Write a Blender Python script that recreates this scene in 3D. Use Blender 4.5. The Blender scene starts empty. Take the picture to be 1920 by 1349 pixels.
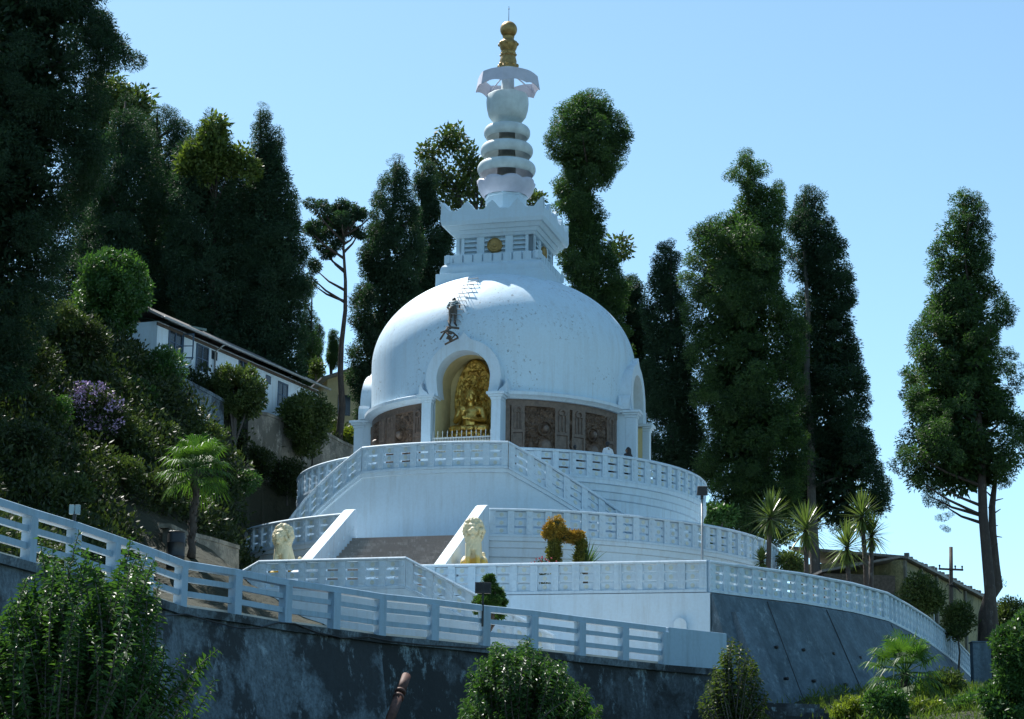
import bpy, bmesh, math, random
import numpy as np
from mathutils import Vector, Matrix, noise as mnoise
PI = math.pi
sc = bpy.context.scene
COL = sc.collection
# ------------------------------------------------------------------ camera
PITCH, ROLL = math.radians(13.3), math.radians(0.8)
CAM = np.array([0.4, -104.0, 1.7])
FPX = 4150.0                                     # focal length in photo pixels (1920 wide)
_f = np.array([0, math.cos(PITCH), math.sin(PITCH)])
_r0 = np.array([1.0, 0, 0]); _u0 = np.array([0, -math.sin(PITCH), math.cos(PITCH)])
_r = _r0 * math.cos(ROLL) + _u0 * math.sin(ROLL)
_u = _u0 * math.cos(ROLL) - _r0 * math.sin(ROLL)
cd = bpy.data.cameras.new('camera'); cam = bpy.data.objects.new('camera', cd); COL.objects.link(cam)
cd.sensor_width = 36.0; cd.lens = 36.0 * FPX / 1920.0; cd.clip_end = 6000; cd.clip_start = 0.5
cam.matrix_world = Matrix(((_r[0], _u[0], -_f[0], CAM[0]), (_r[1], _u[1], -_f[1], CAM[1]), (_r[2], _u[2], -_f[2], CAM[2]), (0, 0, 0, 1)))
sc.camera = cam
# ------------------------------------------------------------------ light
SUN = np.array([-0.42, 0.56, 1.0]); SUN = SUN / np.linalg.norm(SUN)
elev = math.asin(SUN[2]); rot = math.atan2(SUN[0], SUN[1])
w = bpy.data.worlds.new('World'); sc.world = w; w.use_nodes = True
nt = w.node_tree; bg = nt.nodes['Background']
sky = nt.nodes.new('ShaderNodeTexSky'); sky.sky_type = 'NISHITA'; sky.sun_disc = False
sky.sun_elevation = elev; sky.sun_rotation = rot; sky.altitude = 2000; sky.air_density = 0.85; sky.dust_density = 2.0; sky.ozone_density = 2.0
tint = nt.nodes.new('ShaderNodeMix'); tint.data_type = 'RGBA'; tint.blend_type = 'MULTIPLY'; tint.inputs[0].default_value = 1.0; tint.inputs[7].default_value = (.93, 1.07, .93, 1)
nt.links.new(sky.outputs[0], tint.inputs[6]); nt.links.new(tint.outputs[2], bg.inputs[0]); bg.inputs[1].default_value = 0.15
sl = bpy.data.lights.new('sun', 'SUN'); so = bpy.data.objects.new('sun', sl); COL.objects.link(so)
sl.energy = 5.0; sl.angle = math.radians(0.5); sl.color = (1.0, 0.97, 0.92)
so.rotation_euler = Vector(-SUN).to_track_quat('-Z', 'Y').to_euler(); so.location = (-60, 40, 90)
sc.view_settings.view_transform = 'Standard'; sc.view_settings.look = 'None'; sc.view_settings.gamma = 1
sc.view_settings.exposure = 0.72; sc.view_settings.use_curve_mapping = False
cy = sc.cycles; cy.max_bounces = 6; cy.diffuse_bounces = 3; cy.glossy_bounces = 2; cy.transmission_bounces = 3; cy.transparent_max_bounces = 4; cy.volume_bounces = 0

# ------------------------------------------------------------------ helpers
def _ray(x, y): return _f * FPX + (x - 960) * _r - (y - 674.5) * _u
def at(x, y, Y): d = _ray(x, y); return CAM + d * (Y - CAM[1]) / d[1]
def on_z(x, y, z): d = _ray(x, y); return CAM + d * (z - CAM[2]) / d[2]
def on_plane(x, y, P, n): d = _ray(x, y); n = np.array(n, float); return CAM + d * (np.dot(np.array(P) - CAM, n) / np.dot(d, n))
def pol(R, az, z=0.0): a = math.radians(az); return np.array([R * math.sin(a), -R * math.cos(a), z])
def smooth(t): t = np.clip(t, 0, 1); return t * t * (3 - 2 * t)

def tag(o, label=None, cat=None, group=None, kind=None):
    if label: o['label'] = label
    if cat: o['category'] = cat
    if group: o['group'] = group
    if kind: o['kind'] = kind
    return o
def thing(name, label, cat, loc=(0, 0, 0), rz=0.0, group=None):
    o = bpy.data.objects.new(name, None); COL.objects.link(o); o.location = [float(v) for v in loc]; o.rotation_euler = (0, 0, rz)
    o.empty_display_size = 0.3
    return tag(o, label, cat, group)
def link(name, me, parent=None, loc=None, rz=None):
    o = bpy.data.objects.new(name, me); COL.objects.link(o)
    if parent is not None: o.parent = parent
    if loc is not None: o.location = [float(v) for v in loc]
    if rz is not None: o.rotation_euler = (0, 0, rz)
    return o

class MB:
    """collects polygons, builds one mesh object"""
    def __init__(s): s.v = []; s.f = []; s.m = []; s.mi = 0; s.sm = []; s.smooth = False
    def add(s, vs, fs, M=None):
        b = len(s.v)
        if M is not None: vs = [tuple(M @ Vector(v)) for v in vs]
        s.v += [tuple(float(c) for c in v) for v in vs]
        for f in fs: s.f.append([b + i for i in f]); s.m.append(s.mi); s.sm.append(s.smooth)
    def box(s, x0, x1, y0, y1, z0, z1, M=None):
        s.add([(x0, y0, z0), (x1, y0, z0), (x1, y1, z0), (x0, y1, z0), (x0, y0, z1), (x1, y0, z1), (x1, y1, z1), (x0, y1, z1)],
              [(0, 3, 2, 1), (4, 5, 6, 7), (0, 1, 5, 4), (1, 2, 6, 5), (2, 3, 7, 6), (3, 0, 4, 7)], M)
    def prism(s, poly, z0, z1, M=None):
        n = len(poly)
        vs = [(p[0], p[1], z0) for p in poly] + [(p[0], p[1], z1) for p in poly]
        s.add(vs, [tuple(range(n - 1, -1, -1)), tuple(range(n, 2 * n))] + [(i, (i + 1) % n, n + (i + 1) % n, n + i) for i in range(n)], M)
    def lathe(s, prof, n=64, a0=0.0, a1=360.0, closed=False, M=None):
        full = abs(a1 - a0) >= 359.9; k = n if full else n + 1; m = len(prof); vs = []
        for i in range(k):
            a = math.radians(a0 + (a1 - a0) * i / n)
            for (R, z) in prof: vs.append((R * math.sin(a), -R * math.cos(a), z))
        fs = []
        for i in range(n):
            j = (i + 1) % k
            for q in range(m if closed else m - 1):
                q2 = (q + 1) % m; fs.append((i * m + q, j * m + q, j * m + q2, i * m + q2))
        if not full and closed: fs += [tuple(range(m)), tuple(range(n * m + m - 1, n * m - 1, -1))]
        s.add(vs, fs, M)
    def tube(s, pts, rad, n=8, cap=True):
        pts = [np.array(p, float) for p in pts]; rad = rad if hasattr(rad, '__len__') else [rad] * len(pts)
        vs = []; k = len(pts); prev = None
        for i in range(k):
            t = pts[min(i + 1, k - 1)] - pts[max(i - 1, 0)]; t = t / (np.linalg.norm(t) + 1e-9)
            if prev is None: a = np.cross(t, [0.3, 0.9, 0.1]) if abs(t[2]) > .8 else np.cross(t, [0, 0, 1])
            else: a = prev - t * np.dot(prev, t)
            a = a / (np.linalg.norm(a) + 1e-9); b = np.cross(t, a); prev = a
            for j in range(n):
                q = 2 * PI * j / n; vs.append(pts[i] + rad[i] * (a * math.cos(q) + b * math.sin(q)))
        fs = [(i * n + j, i * n + (j + 1) % n, (i + 1) * n + (j + 1) % n, (i + 1) * n + j) for i in range(k - 1) for j in range(n)]
        if cap: fs += [tuple(range(n - 1, -1, -1)), tuple(range((k - 1) * n, k * n))]
        s.add(vs, fs)
    def sweep(s, path, sec, closed=False):
        """sec: (t outward, z) closed loop; path: 3-D points, mitred in plan; outward = right-hand side of travel"""
        P = [np.array(p, float) for p in path]; k = len(P); m = len(sec); vs = []
        for i in range(k):
            a = P[(i - 1) % k] if (closed or i > 0) else None; b = P[(i + 1) % k] if (closed or i < k - 1) else None
            d1 = (P[i] - a)[:2] if a is not None else (b - P[i])[:2]; d2 = (b - P[i])[:2] if b is not None else d1
            d1 = d1 / (np.linalg.norm(d1) + 1e-9); d2 = d2 / (np.linalg.norm(d2) + 1e-9)
            n1 = np.array([d1[1], -d1[0]]); n2 = np.array([d2[1], -d2[0]]); nn = n1 + n2; nn = nn / (np.linalg.norm(nn) + 1e-9)
            nn = nn / max(.5, np.dot(nn, n1))
            for (t, z) in sec: vs.append((P[i][0] + nn[0] * t, P[i][1] + nn[1] * t, P[i][2] + z))
        fs = []
        for i in range(k if closed else k - 1):
            j = (i + 1) % k
            for q in range(m): fs.append((i * m + q, j * m + q, j * m + (q + 1) % m, i * m + (q + 1) % m))
        if not closed: fs += [tuple(range(m)), tuple(range(k * m - 1, (k - 1) * m - 1, -1))]
        s.add(vs, fs)
    def sphere(s, c, r, nu=16, nv=10, M=None):
        r = r if hasattr(r, '__len__') else (r, r, r); vs = []; fs = []
        for j in range(1, nv):
            th = PI * j / nv
            for i in range(nu):
                a = 2 * PI * i / nu; vs.append((c[0] + r[0] * math.sin(th) * math.cos(a), c[1] + r[1] * math.sin(th) * math.sin(a), c[2] + r[2] * math.cos(th)))
        t = len(vs); vs += [(c[0], c[1], c[2] + r[2]), (c[0], c[1], c[2] - r[2])]
        for j in range(nv - 2):
            for i in range(nu): fs.append((j * nu + i, (j + 1) * nu + i, (j + 1) * nu + (i + 1) % nu, j * nu + (i + 1) % nu))
        for i in range(nu): fs.append((t, i, (i + 1) % nu)); fs.append((t + 1, (nv - 2) * nu + (i + 1) % nu, (nv - 2) * nu + i))
        s.add(vs, fs, M)
    def capsule(s, p0, r0, p1, r1, n=12):
        p0 = np.array(p0, float); p1 = np.array(p1, float); d = p1 - p0; L = np.linalg.norm(d)
        if L < 1e-6: s.sphere(p0, r0, n, 8); return
        d = d / L; pts = []; rad = []
        for q in (-.97, -.75, -.4, 0): pts.append(p0 + d * r0 * q); rad.append(r0 * math.sqrt(1 - q * q))
        for q in (0, .4, .75, .97): pts.append(p1 + d * r1 * q); rad.append(r1 * math.sqrt(1 - q * q))
        s.tube(pts, rad, n)
    def mesh(s, name, mats):
        me = bpy.data.meshes.new(name); me.from_pydata(s.v, [], s.f); mats = mats if isinstance(mats, (list, tuple)) else [mats]
        for m_ in mats: me.materials.append(m_)
        me.polygons.foreach_set('material_index', s.m); me.polygons.foreach_set('use_smooth', s.sm)
        bm = bmesh.new(); bm.from_mesh(me); bmesh.ops.recalc_face_normals(bm, faces=bm.faces); bm.to_mesh(me); bm.free(); me.update()
        return me
    def build(s, name, mats, parent=None, loc=None, rz=None, bevel=0.0, smooth_angle=None):
        me = s.mesh(name, mats); o = link(name, me, parent, loc, rz)
        if bevel: md = o.modifiers.new('bevel', 'BEVEL'); md.width = bevel; md.segments = 2; md.limit_method = 'ANGLE'; md.angle_limit = math.radians(40)
        if smooth_angle:
            for pl in me.polygons: pl.use_smooth = True
            bm = bmesh.new(); bm.from_mesh(me); ca = math.radians(smooth_angle)
            for e in bm.edges:
                if len(e.link_faces) == 2: e.smooth = e.calc_face_angle(0) < ca
            bm.to_mesh(me); bm.free()
        return o

def quads_mesh(name, Q, mats, mi=None):
    """Q: (N,4,3) quads -> mesh (fast)"""
    Q = np.asarray(Q, dtype=np.float32); n = len(Q)
    me = bpy.data.meshes.new(name); me.vertices.add(n * 4); me.vertices.foreach_set('co', Q.reshape(-1))
    me.loops.add(n * 4); me.loops.foreach_set('vertex_index', np.arange(n * 4, dtype=np.int32))
    me.polygons.add(n); me.polygons.foreach_set('loop_start', np.arange(0, n * 4, 4, dtype=np.int32))
    mats = mats if isinstance(mats, (list, tuple)) else [mats]
    for m_ in mats: me.materials.append(m_)
    if mi is not None: me.polygons.foreach_set('material_index', np.asarray(mi, dtype=np.int32))
    me.update(calc_edges=True); return me
def fused(mb, voxel, smooth_iter=3):
    """union of overlapping closed shapes as one continuous surface"""
    me = mb.mesh('tmp', []); o = bpy.data.objects.new('tmp', me); COL.objects.link(o)
    md = o.modifiers.new('r', 'REMESH'); md.mode = 'VOXEL'; md.voxel_size = voxel; md.use_smooth_shade = True
    if smooth_iter: s2 = o.modifiers.new('s', 'SMOOTH'); s2.iterations = smooth_iter; s2.factor = .5
    dg = bpy.context.evaluated_depsgraph_get(); dg.update()
    out = bpy.data.meshes.new_from_object(o.evaluated_get(dg)); bpy.data.objects.remove(o); bpy.data.meshes.remove(me)
    out.materials.clear(); return out

# ------------------------------------------------------------------ materials
def nmat(name):
    m = bpy.data.materials.new(name); m.use_nodes = True; n = m.node_tree; b = n.nodes['Principled BSDF']; return m, n, b
def N(n, t, **kw):
    o = n.nodes.new(t)
    for k, v in kw.items():
        if k.startswith('i_'): o.inputs[int(k[2:])].default_value = v
        else: setattr(o, k, v)
    return o
def ramp(n, src, stops):
    r = n.nodes.new('ShaderNodeValToRGB'); n.links.new(src, r.inputs[0]); e = r.color_ramp.elements
    while len(e) < len(stops): e.new(0.5)
    for q, (p_, c) in zip(e, stops): q.position = p_; q.color = (c[0], c[1], c[2], 1) if hasattr(c, '__len__') else (c, c, c, 1)
    return r
def coords(n, scale=(1, 1, 1), loc=(0, 0, 0), world=True):
    g = n.nodes.new('ShaderNodeNewGeometry') if world else n.nodes.new('ShaderNodeTexCoord')
    mp = n.nodes.new('ShaderNodeMapping'); mp.inputs['Scale'].default_value = scale; mp.inputs['Location'].default_value = loc
    n.links.new(g.outputs['Position' if world else 'Object'], mp.inputs[0]); return mp.outputs[0]
def noise_(n, vec, scale, detail=5, rough=.6):
    t = n.nodes.new('ShaderNodeTexNoise'); t.inputs['Scale'].default_value = scale; t.inputs['Detail'].default_value = detail; t.inputs['Roughness'].default_value = rough
    n.links.new(vec, t.inputs['Vector']); return t.outputs['Fac']
def mixc(n, fac, a, b, blend='MIX'):
    m = n.nodes.new('ShaderNodeMix'); m.data_type = 'RGBA'; m.blend_type = blend
    if hasattr(fac, 'links'): n.links.new(fac, m.inputs[0])
    else: m.inputs[0].default_value = fac
    for i, c in ((6, a), (7, b)):
        if hasattr(c, 'links'): n.links.new(c, m.inputs[i])
        else: m.inputs[i].default_value = (c[0], c[1], c[2], 1)
    return m.outputs[2]
def bump(n, b, h, strength=.3, dist=.05):
    bp = n.nodes.new('ShaderNodeBump'); bp.inputs['Strength'].default_value = strength; bp.inputs['Distance'].default_value = dist
    n.links.new(h, bp.inputs['Height']); n.links.new(bp.outputs[0], b.inputs['Normal'])

def white_paint(name, base=(.80, .80, .79), dirt=(.36, .37, .36), amount=.5, streak=True, speck=False, rough=.6):
    m, n, b = nmat(name); v = coords(n)
    st = noise_(n, coords(n, (1.6, 1.6, .16)), 1.6, 6, .65)                      # rain streaks run down
    bl = noise_(n, v, .55, 6, .6)
    f1 = ramp(n, st, [(.50, 0), (.80, amount)]); f2 = ramp(n, bl, [(.48, 0), (.85, amount * .7)])
    c = mixc(n, f1.outputs[0], base, dirt) if streak else mixc(n, 0.0, base, dirt)
    c = mixc(n, f2.outputs[0], c, [q * .8 for q in base])
    lg = noise_(n, coords(n, (4.5, 4.5, .12)), 1.2, 5, .7); zn = noise_(n, v, .7, 3)
    pm = N(n, 'ShaderNodeMath', operation='MULTIPLY'); n.links.new(ramp(n, lg, [(.54, 0), (.72, 1)]).outputs[0], pm.inputs[0]); n.links.new(ramp(n, zn, [(.42, 0), (.62, amount)]).outputs[0], pm.inputs[1])
    if streak: c = mixc(n, pm.outputs[0], c, dirt)
    fine = noise_(n, v, 9, 3); c = mixc(n, ramp(n, fine, [(.35, .10), (.6, 0)]).outputs[0], c, dirt)
    if speck:
        sp = noise_(n, v, 6.5, 4, .7); zone = noise_(n, v, .42, 2)
        mm = N(n, 'ShaderNodeMath', operation='MULTIPLY'); n.links.new(ramp(n, sp, [(.585, 0), (.65, .9)]).outputs[0], mm.inputs[0]); n.links.new(ramp(n, zone, [(.46, 0), (.58, .8)]).outputs[0], mm.inputs[1])
        c = mixc(n, mm.outputs[0], c, (.12, .14, .15))
    n.links.new(c, b.inputs['Base Color']); b.inputs['Roughness'].default_value = rough
    bump(n, b, noise_(n, v, 3.0, 5), .25, .04); return m
def simple(name, c, rough=.6, metal=0.0, var=.25, scale=4, bumps=.15):
    m, n, b = nmat(name); v = coords(n); t = noise_(n, v, scale, 5)
    r = ramp(n, t, [(.3, [q * (1 - var) for q in c]), (.7, [min(1, q * (1 + var)) for q in c])])
    n.links.new(r.outputs[0], b.inputs['Base Color']); b.inputs['Roughness'].default_value = rough; b.inputs['Metallic'].default_value = metal
    if bumps: bump(n, b, noise_(n, v, scale * 3, 4), bumps, .03)
    return m
def stained(name, base, dark, pale, s=1.0, streak=(1.5, 1.5, .25), thr=.45):
    m, n, b = nmat(name); v = coords(n)
    a = noise_(n, coords(n, streak), 1.3 * s, 9, .75); d = noise_(n, v, .30 * s, 6, .68); e = noise_(n, coords(n, (1, 1, .5)), 2.0 * s, 8, .75); g = noise_(n, coords(n, (3.2, 3.2, .22)), 1.5 * s, 6, .7); h = noise_(n, v, 9 * s, 5, .7)
    c = mixc(n, ramp(n, a, [(.38, 0), (.60, 1)]).outputs[0], base, [q * .52 for q in base])
    c = mixc(n, ramp(n, g, [(.55, 0), (.70, .8)]).outputs[0], c, [q * .45 + p_ * .2 for q, p_ in zip(base, dark)])
    c = mixc(n, ramp(n, d, [(thr, 0), (thr + .06, .92)]).outputs[0], c, dark)
    c = mixc(n, ramp(n, e, [(.56, 0), (.66, .8)]).outputs[0], c, pale)
    c = mixc(n, ramp(n, h, [(.42, .45), (.56, 0)]).outputs[0], c, dark)
    n.links.new(c, b.inputs['Base Color']); b.inputs['Roughness'].default_value = .85
    bump(n, b, noise_(n, v, 5, 8, .7), .6, .08); return m
def leafmat(name, c1, c2, trans=.35, gloss=.35, tc=None, spec=.25):
    m, n, b = nmat(name); v = coords(n)
    g = n.nodes.new('ShaderNodeNewGeometry'); t = noise_(n, v, .8, 3)
    mx = N(n, 'ShaderNodeMath', operation='ADD'); mm = N(n, 'ShaderNodeMath', operation='MULTIPLY'); mm.inputs[1].default_value = .5
    n.links.new(g.outputs['Random Per Island'], mm.inputs[0]); n.links.new(mm.outputs[0], mx.inputs[0]); n.links.new(t, mx.inputs[1])
    c = ramp(n, mx.outputs[0], [(.35, c1), (1.0, c2)]).outputs[0]
    n.links.new(c, b.inputs['Base Color']); b.inputs['Roughness'].default_value = gloss; b.inputs['Specular IOR Level'].default_value = spec
    tr = n.nodes.new('ShaderNodeBsdfTranslucent'); tcol = mixc(n, 1.0, c, tc or (1.6, 1.7, .7), 'MULTIPLY'); n.links.new(tcol, tr.inputs[0])
    ms = n.nodes.new('ShaderNodeMixShader'); ms.inputs[0].default_value = trans
    n.links.new(b.outputs[0], ms.inputs[1]); n.links.new(tr.outputs[0], ms.inputs[2]); n.links.new(ms.outputs[0], n.nodes['Material Output'].inputs[0]); return m

M_DOME = white_paint('dome_limewash', base=(.57, .73, .84), amount=.36, speck=True)
M_WHITE = white_paint('white_plaster', base=(.60, .72, .81), amount=.42)
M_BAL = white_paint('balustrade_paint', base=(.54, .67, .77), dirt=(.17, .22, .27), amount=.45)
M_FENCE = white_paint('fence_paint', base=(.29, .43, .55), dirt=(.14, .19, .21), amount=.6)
M_TOWER = white_paint('tower_plaster', base=(.51, .65, .75), amount=.3)
M_RING = simple('spire_plaster', (.50, .58, .60), .6, var=.15, scale=2)
M_PINK = simple('pale_pink_plaster', (.52, .52, .60), .55, var=.1, scale=2)
M_CORE = simple('grey_spire_core', (.30, .29, .26), .8, var=.2)
M_CREAM = simple('cream_plaster', (.62, .52, .27), .7, var=.12, scale=2)
M_MEDAL = simple('faded_yellow_rosette', (.52, .57, .52), .7, var=.15)
M_STEP = stained('brown_stair_stone', (.42, .38, .35), (.26, .23, .21), (.52, .48, .45), 2)
M_PAVE = simple('terrace_paving', (.36, .34, .31), .85, var=.25, scale=2)
M_PATH = simple('pale_concrete_path', (.56, .53, .48), .9, var=.2, scale=1.5)
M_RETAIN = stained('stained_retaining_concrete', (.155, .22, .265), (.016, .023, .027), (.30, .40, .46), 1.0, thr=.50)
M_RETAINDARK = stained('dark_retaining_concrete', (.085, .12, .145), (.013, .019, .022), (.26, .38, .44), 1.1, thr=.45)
M_BATTER = stained('grey_battered_concrete', (.13, .195, .245), (.05, .085, .11), (.22, .30, .35), .8, streak=(1.2, 1.2, .35), thr=.58)
M_OLD = stained('old_mossy_wall', (.34, .32, .26), (.12, .12, .10), (.5, .48, .42), 1.2)
M_GOLD, _n, _b = nmat('gilded_bronze'); _v = coords(_n)
_n.links.new(ramp(_n, noise_(_n, _v, 5, 5), [(.3, (.20, .11, .022)), (.7, (.66, .42, .10))]).outputs[0], _b.inputs['Base Color'])
_b.inputs['Metallic'].default_value = .85; _b.inputs['Roughness'].default_value = .34; bump(_n, _b, noise_(_n, _v, 14, 3), .3, .03)
M_GOLDFIG, _n, _b = nmat('burnished_gold'); _v = coords(_n)
_n.links.new(ramp(_n, noise_(_n, _v, 4, 4), [(.3, (.42, .25, .05)), (.7, (.80, .53, .15))]).outputs[0], _b.inputs['Base Color'])
_b.inputs['Metallic'].default_value = .85; _b.inputs['Roughness'].default_value = .30; bump(_n, _b, noise_(_n, _v, 14, 3), .12, .02)
M_GOLDDULL = simple('weathered_gold', (.33, .22, .075), .5, .5, .35, 5)
M_BROWN, _n, _b = nmat('carved_brown_relief'); _v = coords(_n)
_n.links.new(ramp(_n, noise_(_n, _v, 3.5, 7, .7), [(.3, (.06, .034, .022)), (.55, (.145, .088, .055)), (.8, (.27, .18, .125))]).outputs[0], _b.inputs['Base Color'])
_b.inputs['Roughness'].default_value = .42; bump(_n, _b, noise_(_n, _v, 9, 6), .8, .10)
M_RAISED = simple('raised_relief_bronze', (.155, .108, .082), .5, 0, .35, 6, .4)  # greyer, slightly lighter brown for relief frames and the highest carving
M_METAL = simple('dark_metal', (.03, .032, .035), .5, .4, .3)
M_GREYMETAL = simple('galvanised_metal', (.33, .34, .34), .45, .6, .2)
M_WHITEMETAL = simple('white_metal', (.7, .7, .68), .5, 0, .1)
M_WOOD = simple('weathered_wood', (.085, .066, .05), .8, 0, .4, 9)
M_GLASS, _n, _b = nmat('window_glass'); _v = coords(_n)
_n.links.new(ramp(_n, noise_(_n, _v, 2), [(.4, (.015, .02, .026)), (.7, (.04, .05, .06))]).outputs[0], _b.inputs['Base Color']); _b.inputs['Roughness'].default_value = .12
M_BLUEFRAME = simple('blue_window_frame', (.05, .10, .17), .5, 0, .2)
M_ROOF = simple('corrugated_roof', (.17, .16, .15), .6, .2, .35, 3)
M_BARK = stained('conifer_bark', (.10, .08, .065), (.05, .04, .035), (.18, .16, .14), 2.2, streak=(3, 3, .4))
M_GREYBARK = stained('grey_bark', (.16, .15, .13), (.08, .075, .07), (.26, .25, .23), 2.2, streak=(3, 3, .4))
M_SKIN = simple('skin', (.28, .16, .10), .5, 0, .1)
M_HAIR = simple('dark_hair', (.012, .010, .010), .5, 0, .2)
M_TROUSER = simple('brown_trousers', (.09, .075, .06), .8, 0, .2, 8)
M_CLOTH = simple('white_shirt', (.72, .73, .75), .8, 0, .06)
M_DARKCLOTH = simple('dark_clothes', (.025, .022, .026), .8, 0, .2)
M_STRIPE, _n, _b = nmat('striped_shirt'); _w = N(_n, 'ShaderNodeTexWave'); _w.wave_type = 'BANDS'; _w.bands_direction = 'Z'
_tc = N(_n, 'ShaderNodeTexCoord'); _n.links.new(_tc.outputs['Object'], _w.inputs['Vector']); _w.inputs['Scale'].default_value = 2.6; _w.inputs['Distortion'].default_value = .4
_n.links.new(ramp(_n, _w.outputs['Fac'], [(.48, (.035, .06, .075)), (.56, (.50, .54, .52))]).outputs[0], _b.inputs['Base Color']); _b.inputs['Roughness'].default_value = .85
M_STATUE, _n, _b = nmat('yellowed_statue_plaster'); _v = coords(_n); _sx = N(_n, 'ShaderNodeSeparateXYZ'); _tc = N(_n, 'ShaderNodeTexCoord'); _n.links.new(_tc.outputs['Object'], _sx.inputs[0])
_ad = N(_n, 'ShaderNodeMath', operation='ADD'); _mu = N(_n, 'ShaderNodeMath', operation='MULTIPLY'); _mu.inputs[1].default_value = .9
_n.links.new(noise_(_n, _v, 2.5, 4), _mu.inputs[0]); _n.links.new(_mu.outputs[0], _ad.inputs[0]); _n.links.new(_sx.outputs[2], _ad.inputs[1])
_n.links.new(ramp(_n, _ad.outputs[0], [(.85, (.66, .42, .07)), (1.45, (.64, .56, .36))]).outputs[0], _b.inputs['Base Color']); _b.inputs['Roughness'].default_value = .6
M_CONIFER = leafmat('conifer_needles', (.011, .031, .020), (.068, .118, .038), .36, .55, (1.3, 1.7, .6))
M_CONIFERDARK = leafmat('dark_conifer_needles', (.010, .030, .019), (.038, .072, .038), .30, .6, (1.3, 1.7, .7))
M_CONIFERGREEN = leafmat('green_conifer_needles', (.020, .055, .020), (.065, .125, .030), .28, .5, (1.4, 1.7, .5))  # greener than the other two needle materials
M_BROAD = leafmat('broad_leaves', (.022, .045, .016), (.080, .115, .034), .30, .5)
M_BROADYEL = leafmat('yellow_green_leaves', (.060, .095, .016), (.15, .19, .035), .42, .4)
M_BROADDULL = leafmat('dull_yellow_green_leaves', (.035, .062, .018), (.105, .145, .034), .38, .5)
M_GLOSSY = leafmat('glossy_leaves', (.018, .060, .020), (.060, .13, .035), .30, .42, None, .3)
M_PALM = leafmat('palm_blades', (.025, .080, .018), (.075, .15, .030), .35, .5)
M_YUCCA = leafmat('sword_leaves', (.045, .085, .030), (.12, .16, .055), .3, .35)
M_TOPIARY = leafmat('russet_topiary_leaves', (.16, .085, .014), (.38, .28, .05), .35, .5, (1.5, 1.2, .5))
M_TOPIARYG = leafmat('olive_topiary_leaves', (.055, .065, .012), (.17, .17, .035), .35, .5)
M_HILL = leafmat('hillside_undergrowth', (.009, .024, .010), (.044, .064, .021), .28, .5)
M_PURPLE = simple('purple_petals', (.50, .36, .60), .7, 0, .25, 6, 0)
M_GRASS = leafmat('grass_blades', (.035, .075, .016), (.11, .16, .032), .35, .5)
M_SOIL, _n, _b = nmat('hillside_soil'); _v = coords(_n)
_n.links.new(ramp(_n, noise_(_n, _v, .7, 8, .7), [(.3, (.012, .016, .008)), (.55, (.024, .028, .013)), (.8, (.045, .042, .022))]).outputs[0], _b.inputs['Base Color'])
_b.inputs['Roughness'].default_value = .95; bump(_n, _b, noise_(_n, _v, 2.5, 6), .8, .2)
M_RUST = simple('rusty_pipe', (.085, .04, .03), .7, .2, .4, 5)
M_BLACKPLASTIC = simple('black_plastic', (.02, .022, .024), .4, 0, .2)
M_RED = simple('red_flowers', (.45, .06, .07), .6, 0, .2, 5, 0)
# ------------------------------------------------------------------ balustrades
TH = -15.8                                        # the pagoda faces a little to the left of the camera
NV = pol(1, TH); TV = np.array([math.cos(math.radians(TH)), math.sin(math.radians(TH)), 0])
NIN = -NV
_cache = {}; _jit = random.Random(3)
def disc(mb, cx, cz, y0, y1, r, n=10, sk=0.0):
    vs = [(cx + r * math.cos(2 * PI * i / n), y0, cz + r * math.sin(2 * PI * i / n) + sk * r * math.cos(2 * PI * i / n)) for i in range(n)]
    vs += [(v[0], y1, v[2]) for v in vs]
    mb.add(vs, [tuple(range(n)), tuple(range(2 * n - 1, n - 1, -1))] + [(i, n + i, n + (i + 1) % n, (i + 1) % n) for i in range(n)])
def skbox(mb, x0, x1, y0, y1, z0, z1, sk):
    mb.add([(x, y, z + sk * x) for z in (z0, z1) for (x, y) in ((x0, y0), (x1, y0), (x1, y1), (x0, y1))],
           [(0, 3, 2, 1), (4, 5, 6, 7), (0, 1, 5, 4), (1, 2, 6, 5), (2, 3, 7, 6), (3, 0, 4, 7)])
def post_mesh(sk, H):
    k = ('post', round(sk, 2), H)
    if k not in _cache:
        mb = MB(); skbox(mb, -.14, .14, -.13, .13, .12, H - .11, sk)
        for z in (.30, .60, .90):
            disc(mb, 0, z * H / 1.2, -.155, -.125, .075, 10, sk); disc(mb, 0, z * H / 1.2, .125, .155, .075, 10, sk)
        _cache[k] = mb.mesh('post', M_BAL)
    return _cache[k]
def panel_mesh(sk, H, wd):
    k = ('panel', round(sk, 2), H, round(wd, 2))
    if k not in _cache:
        mb = MB(); h = (H - .23 - .20) / 3
        for i in range(3):
            z0 = .14 + i * (h + .08); mb.mi = 0
            skbox(mb, -wd / 2, wd / 2, -.03, .03, z0, z0 + h, sk)
            mb.mi = 1; disc(mb, 0, z0 + h * .5, -.048, -.028, .085, 8, sk); disc(mb, 0, z0 + h * .5, .028, .048, .085, 8, sk)
        _cache[k] = mb.mesh('panel', [M_BAL, M_MEDAL])
    return _cache[k]
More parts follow.
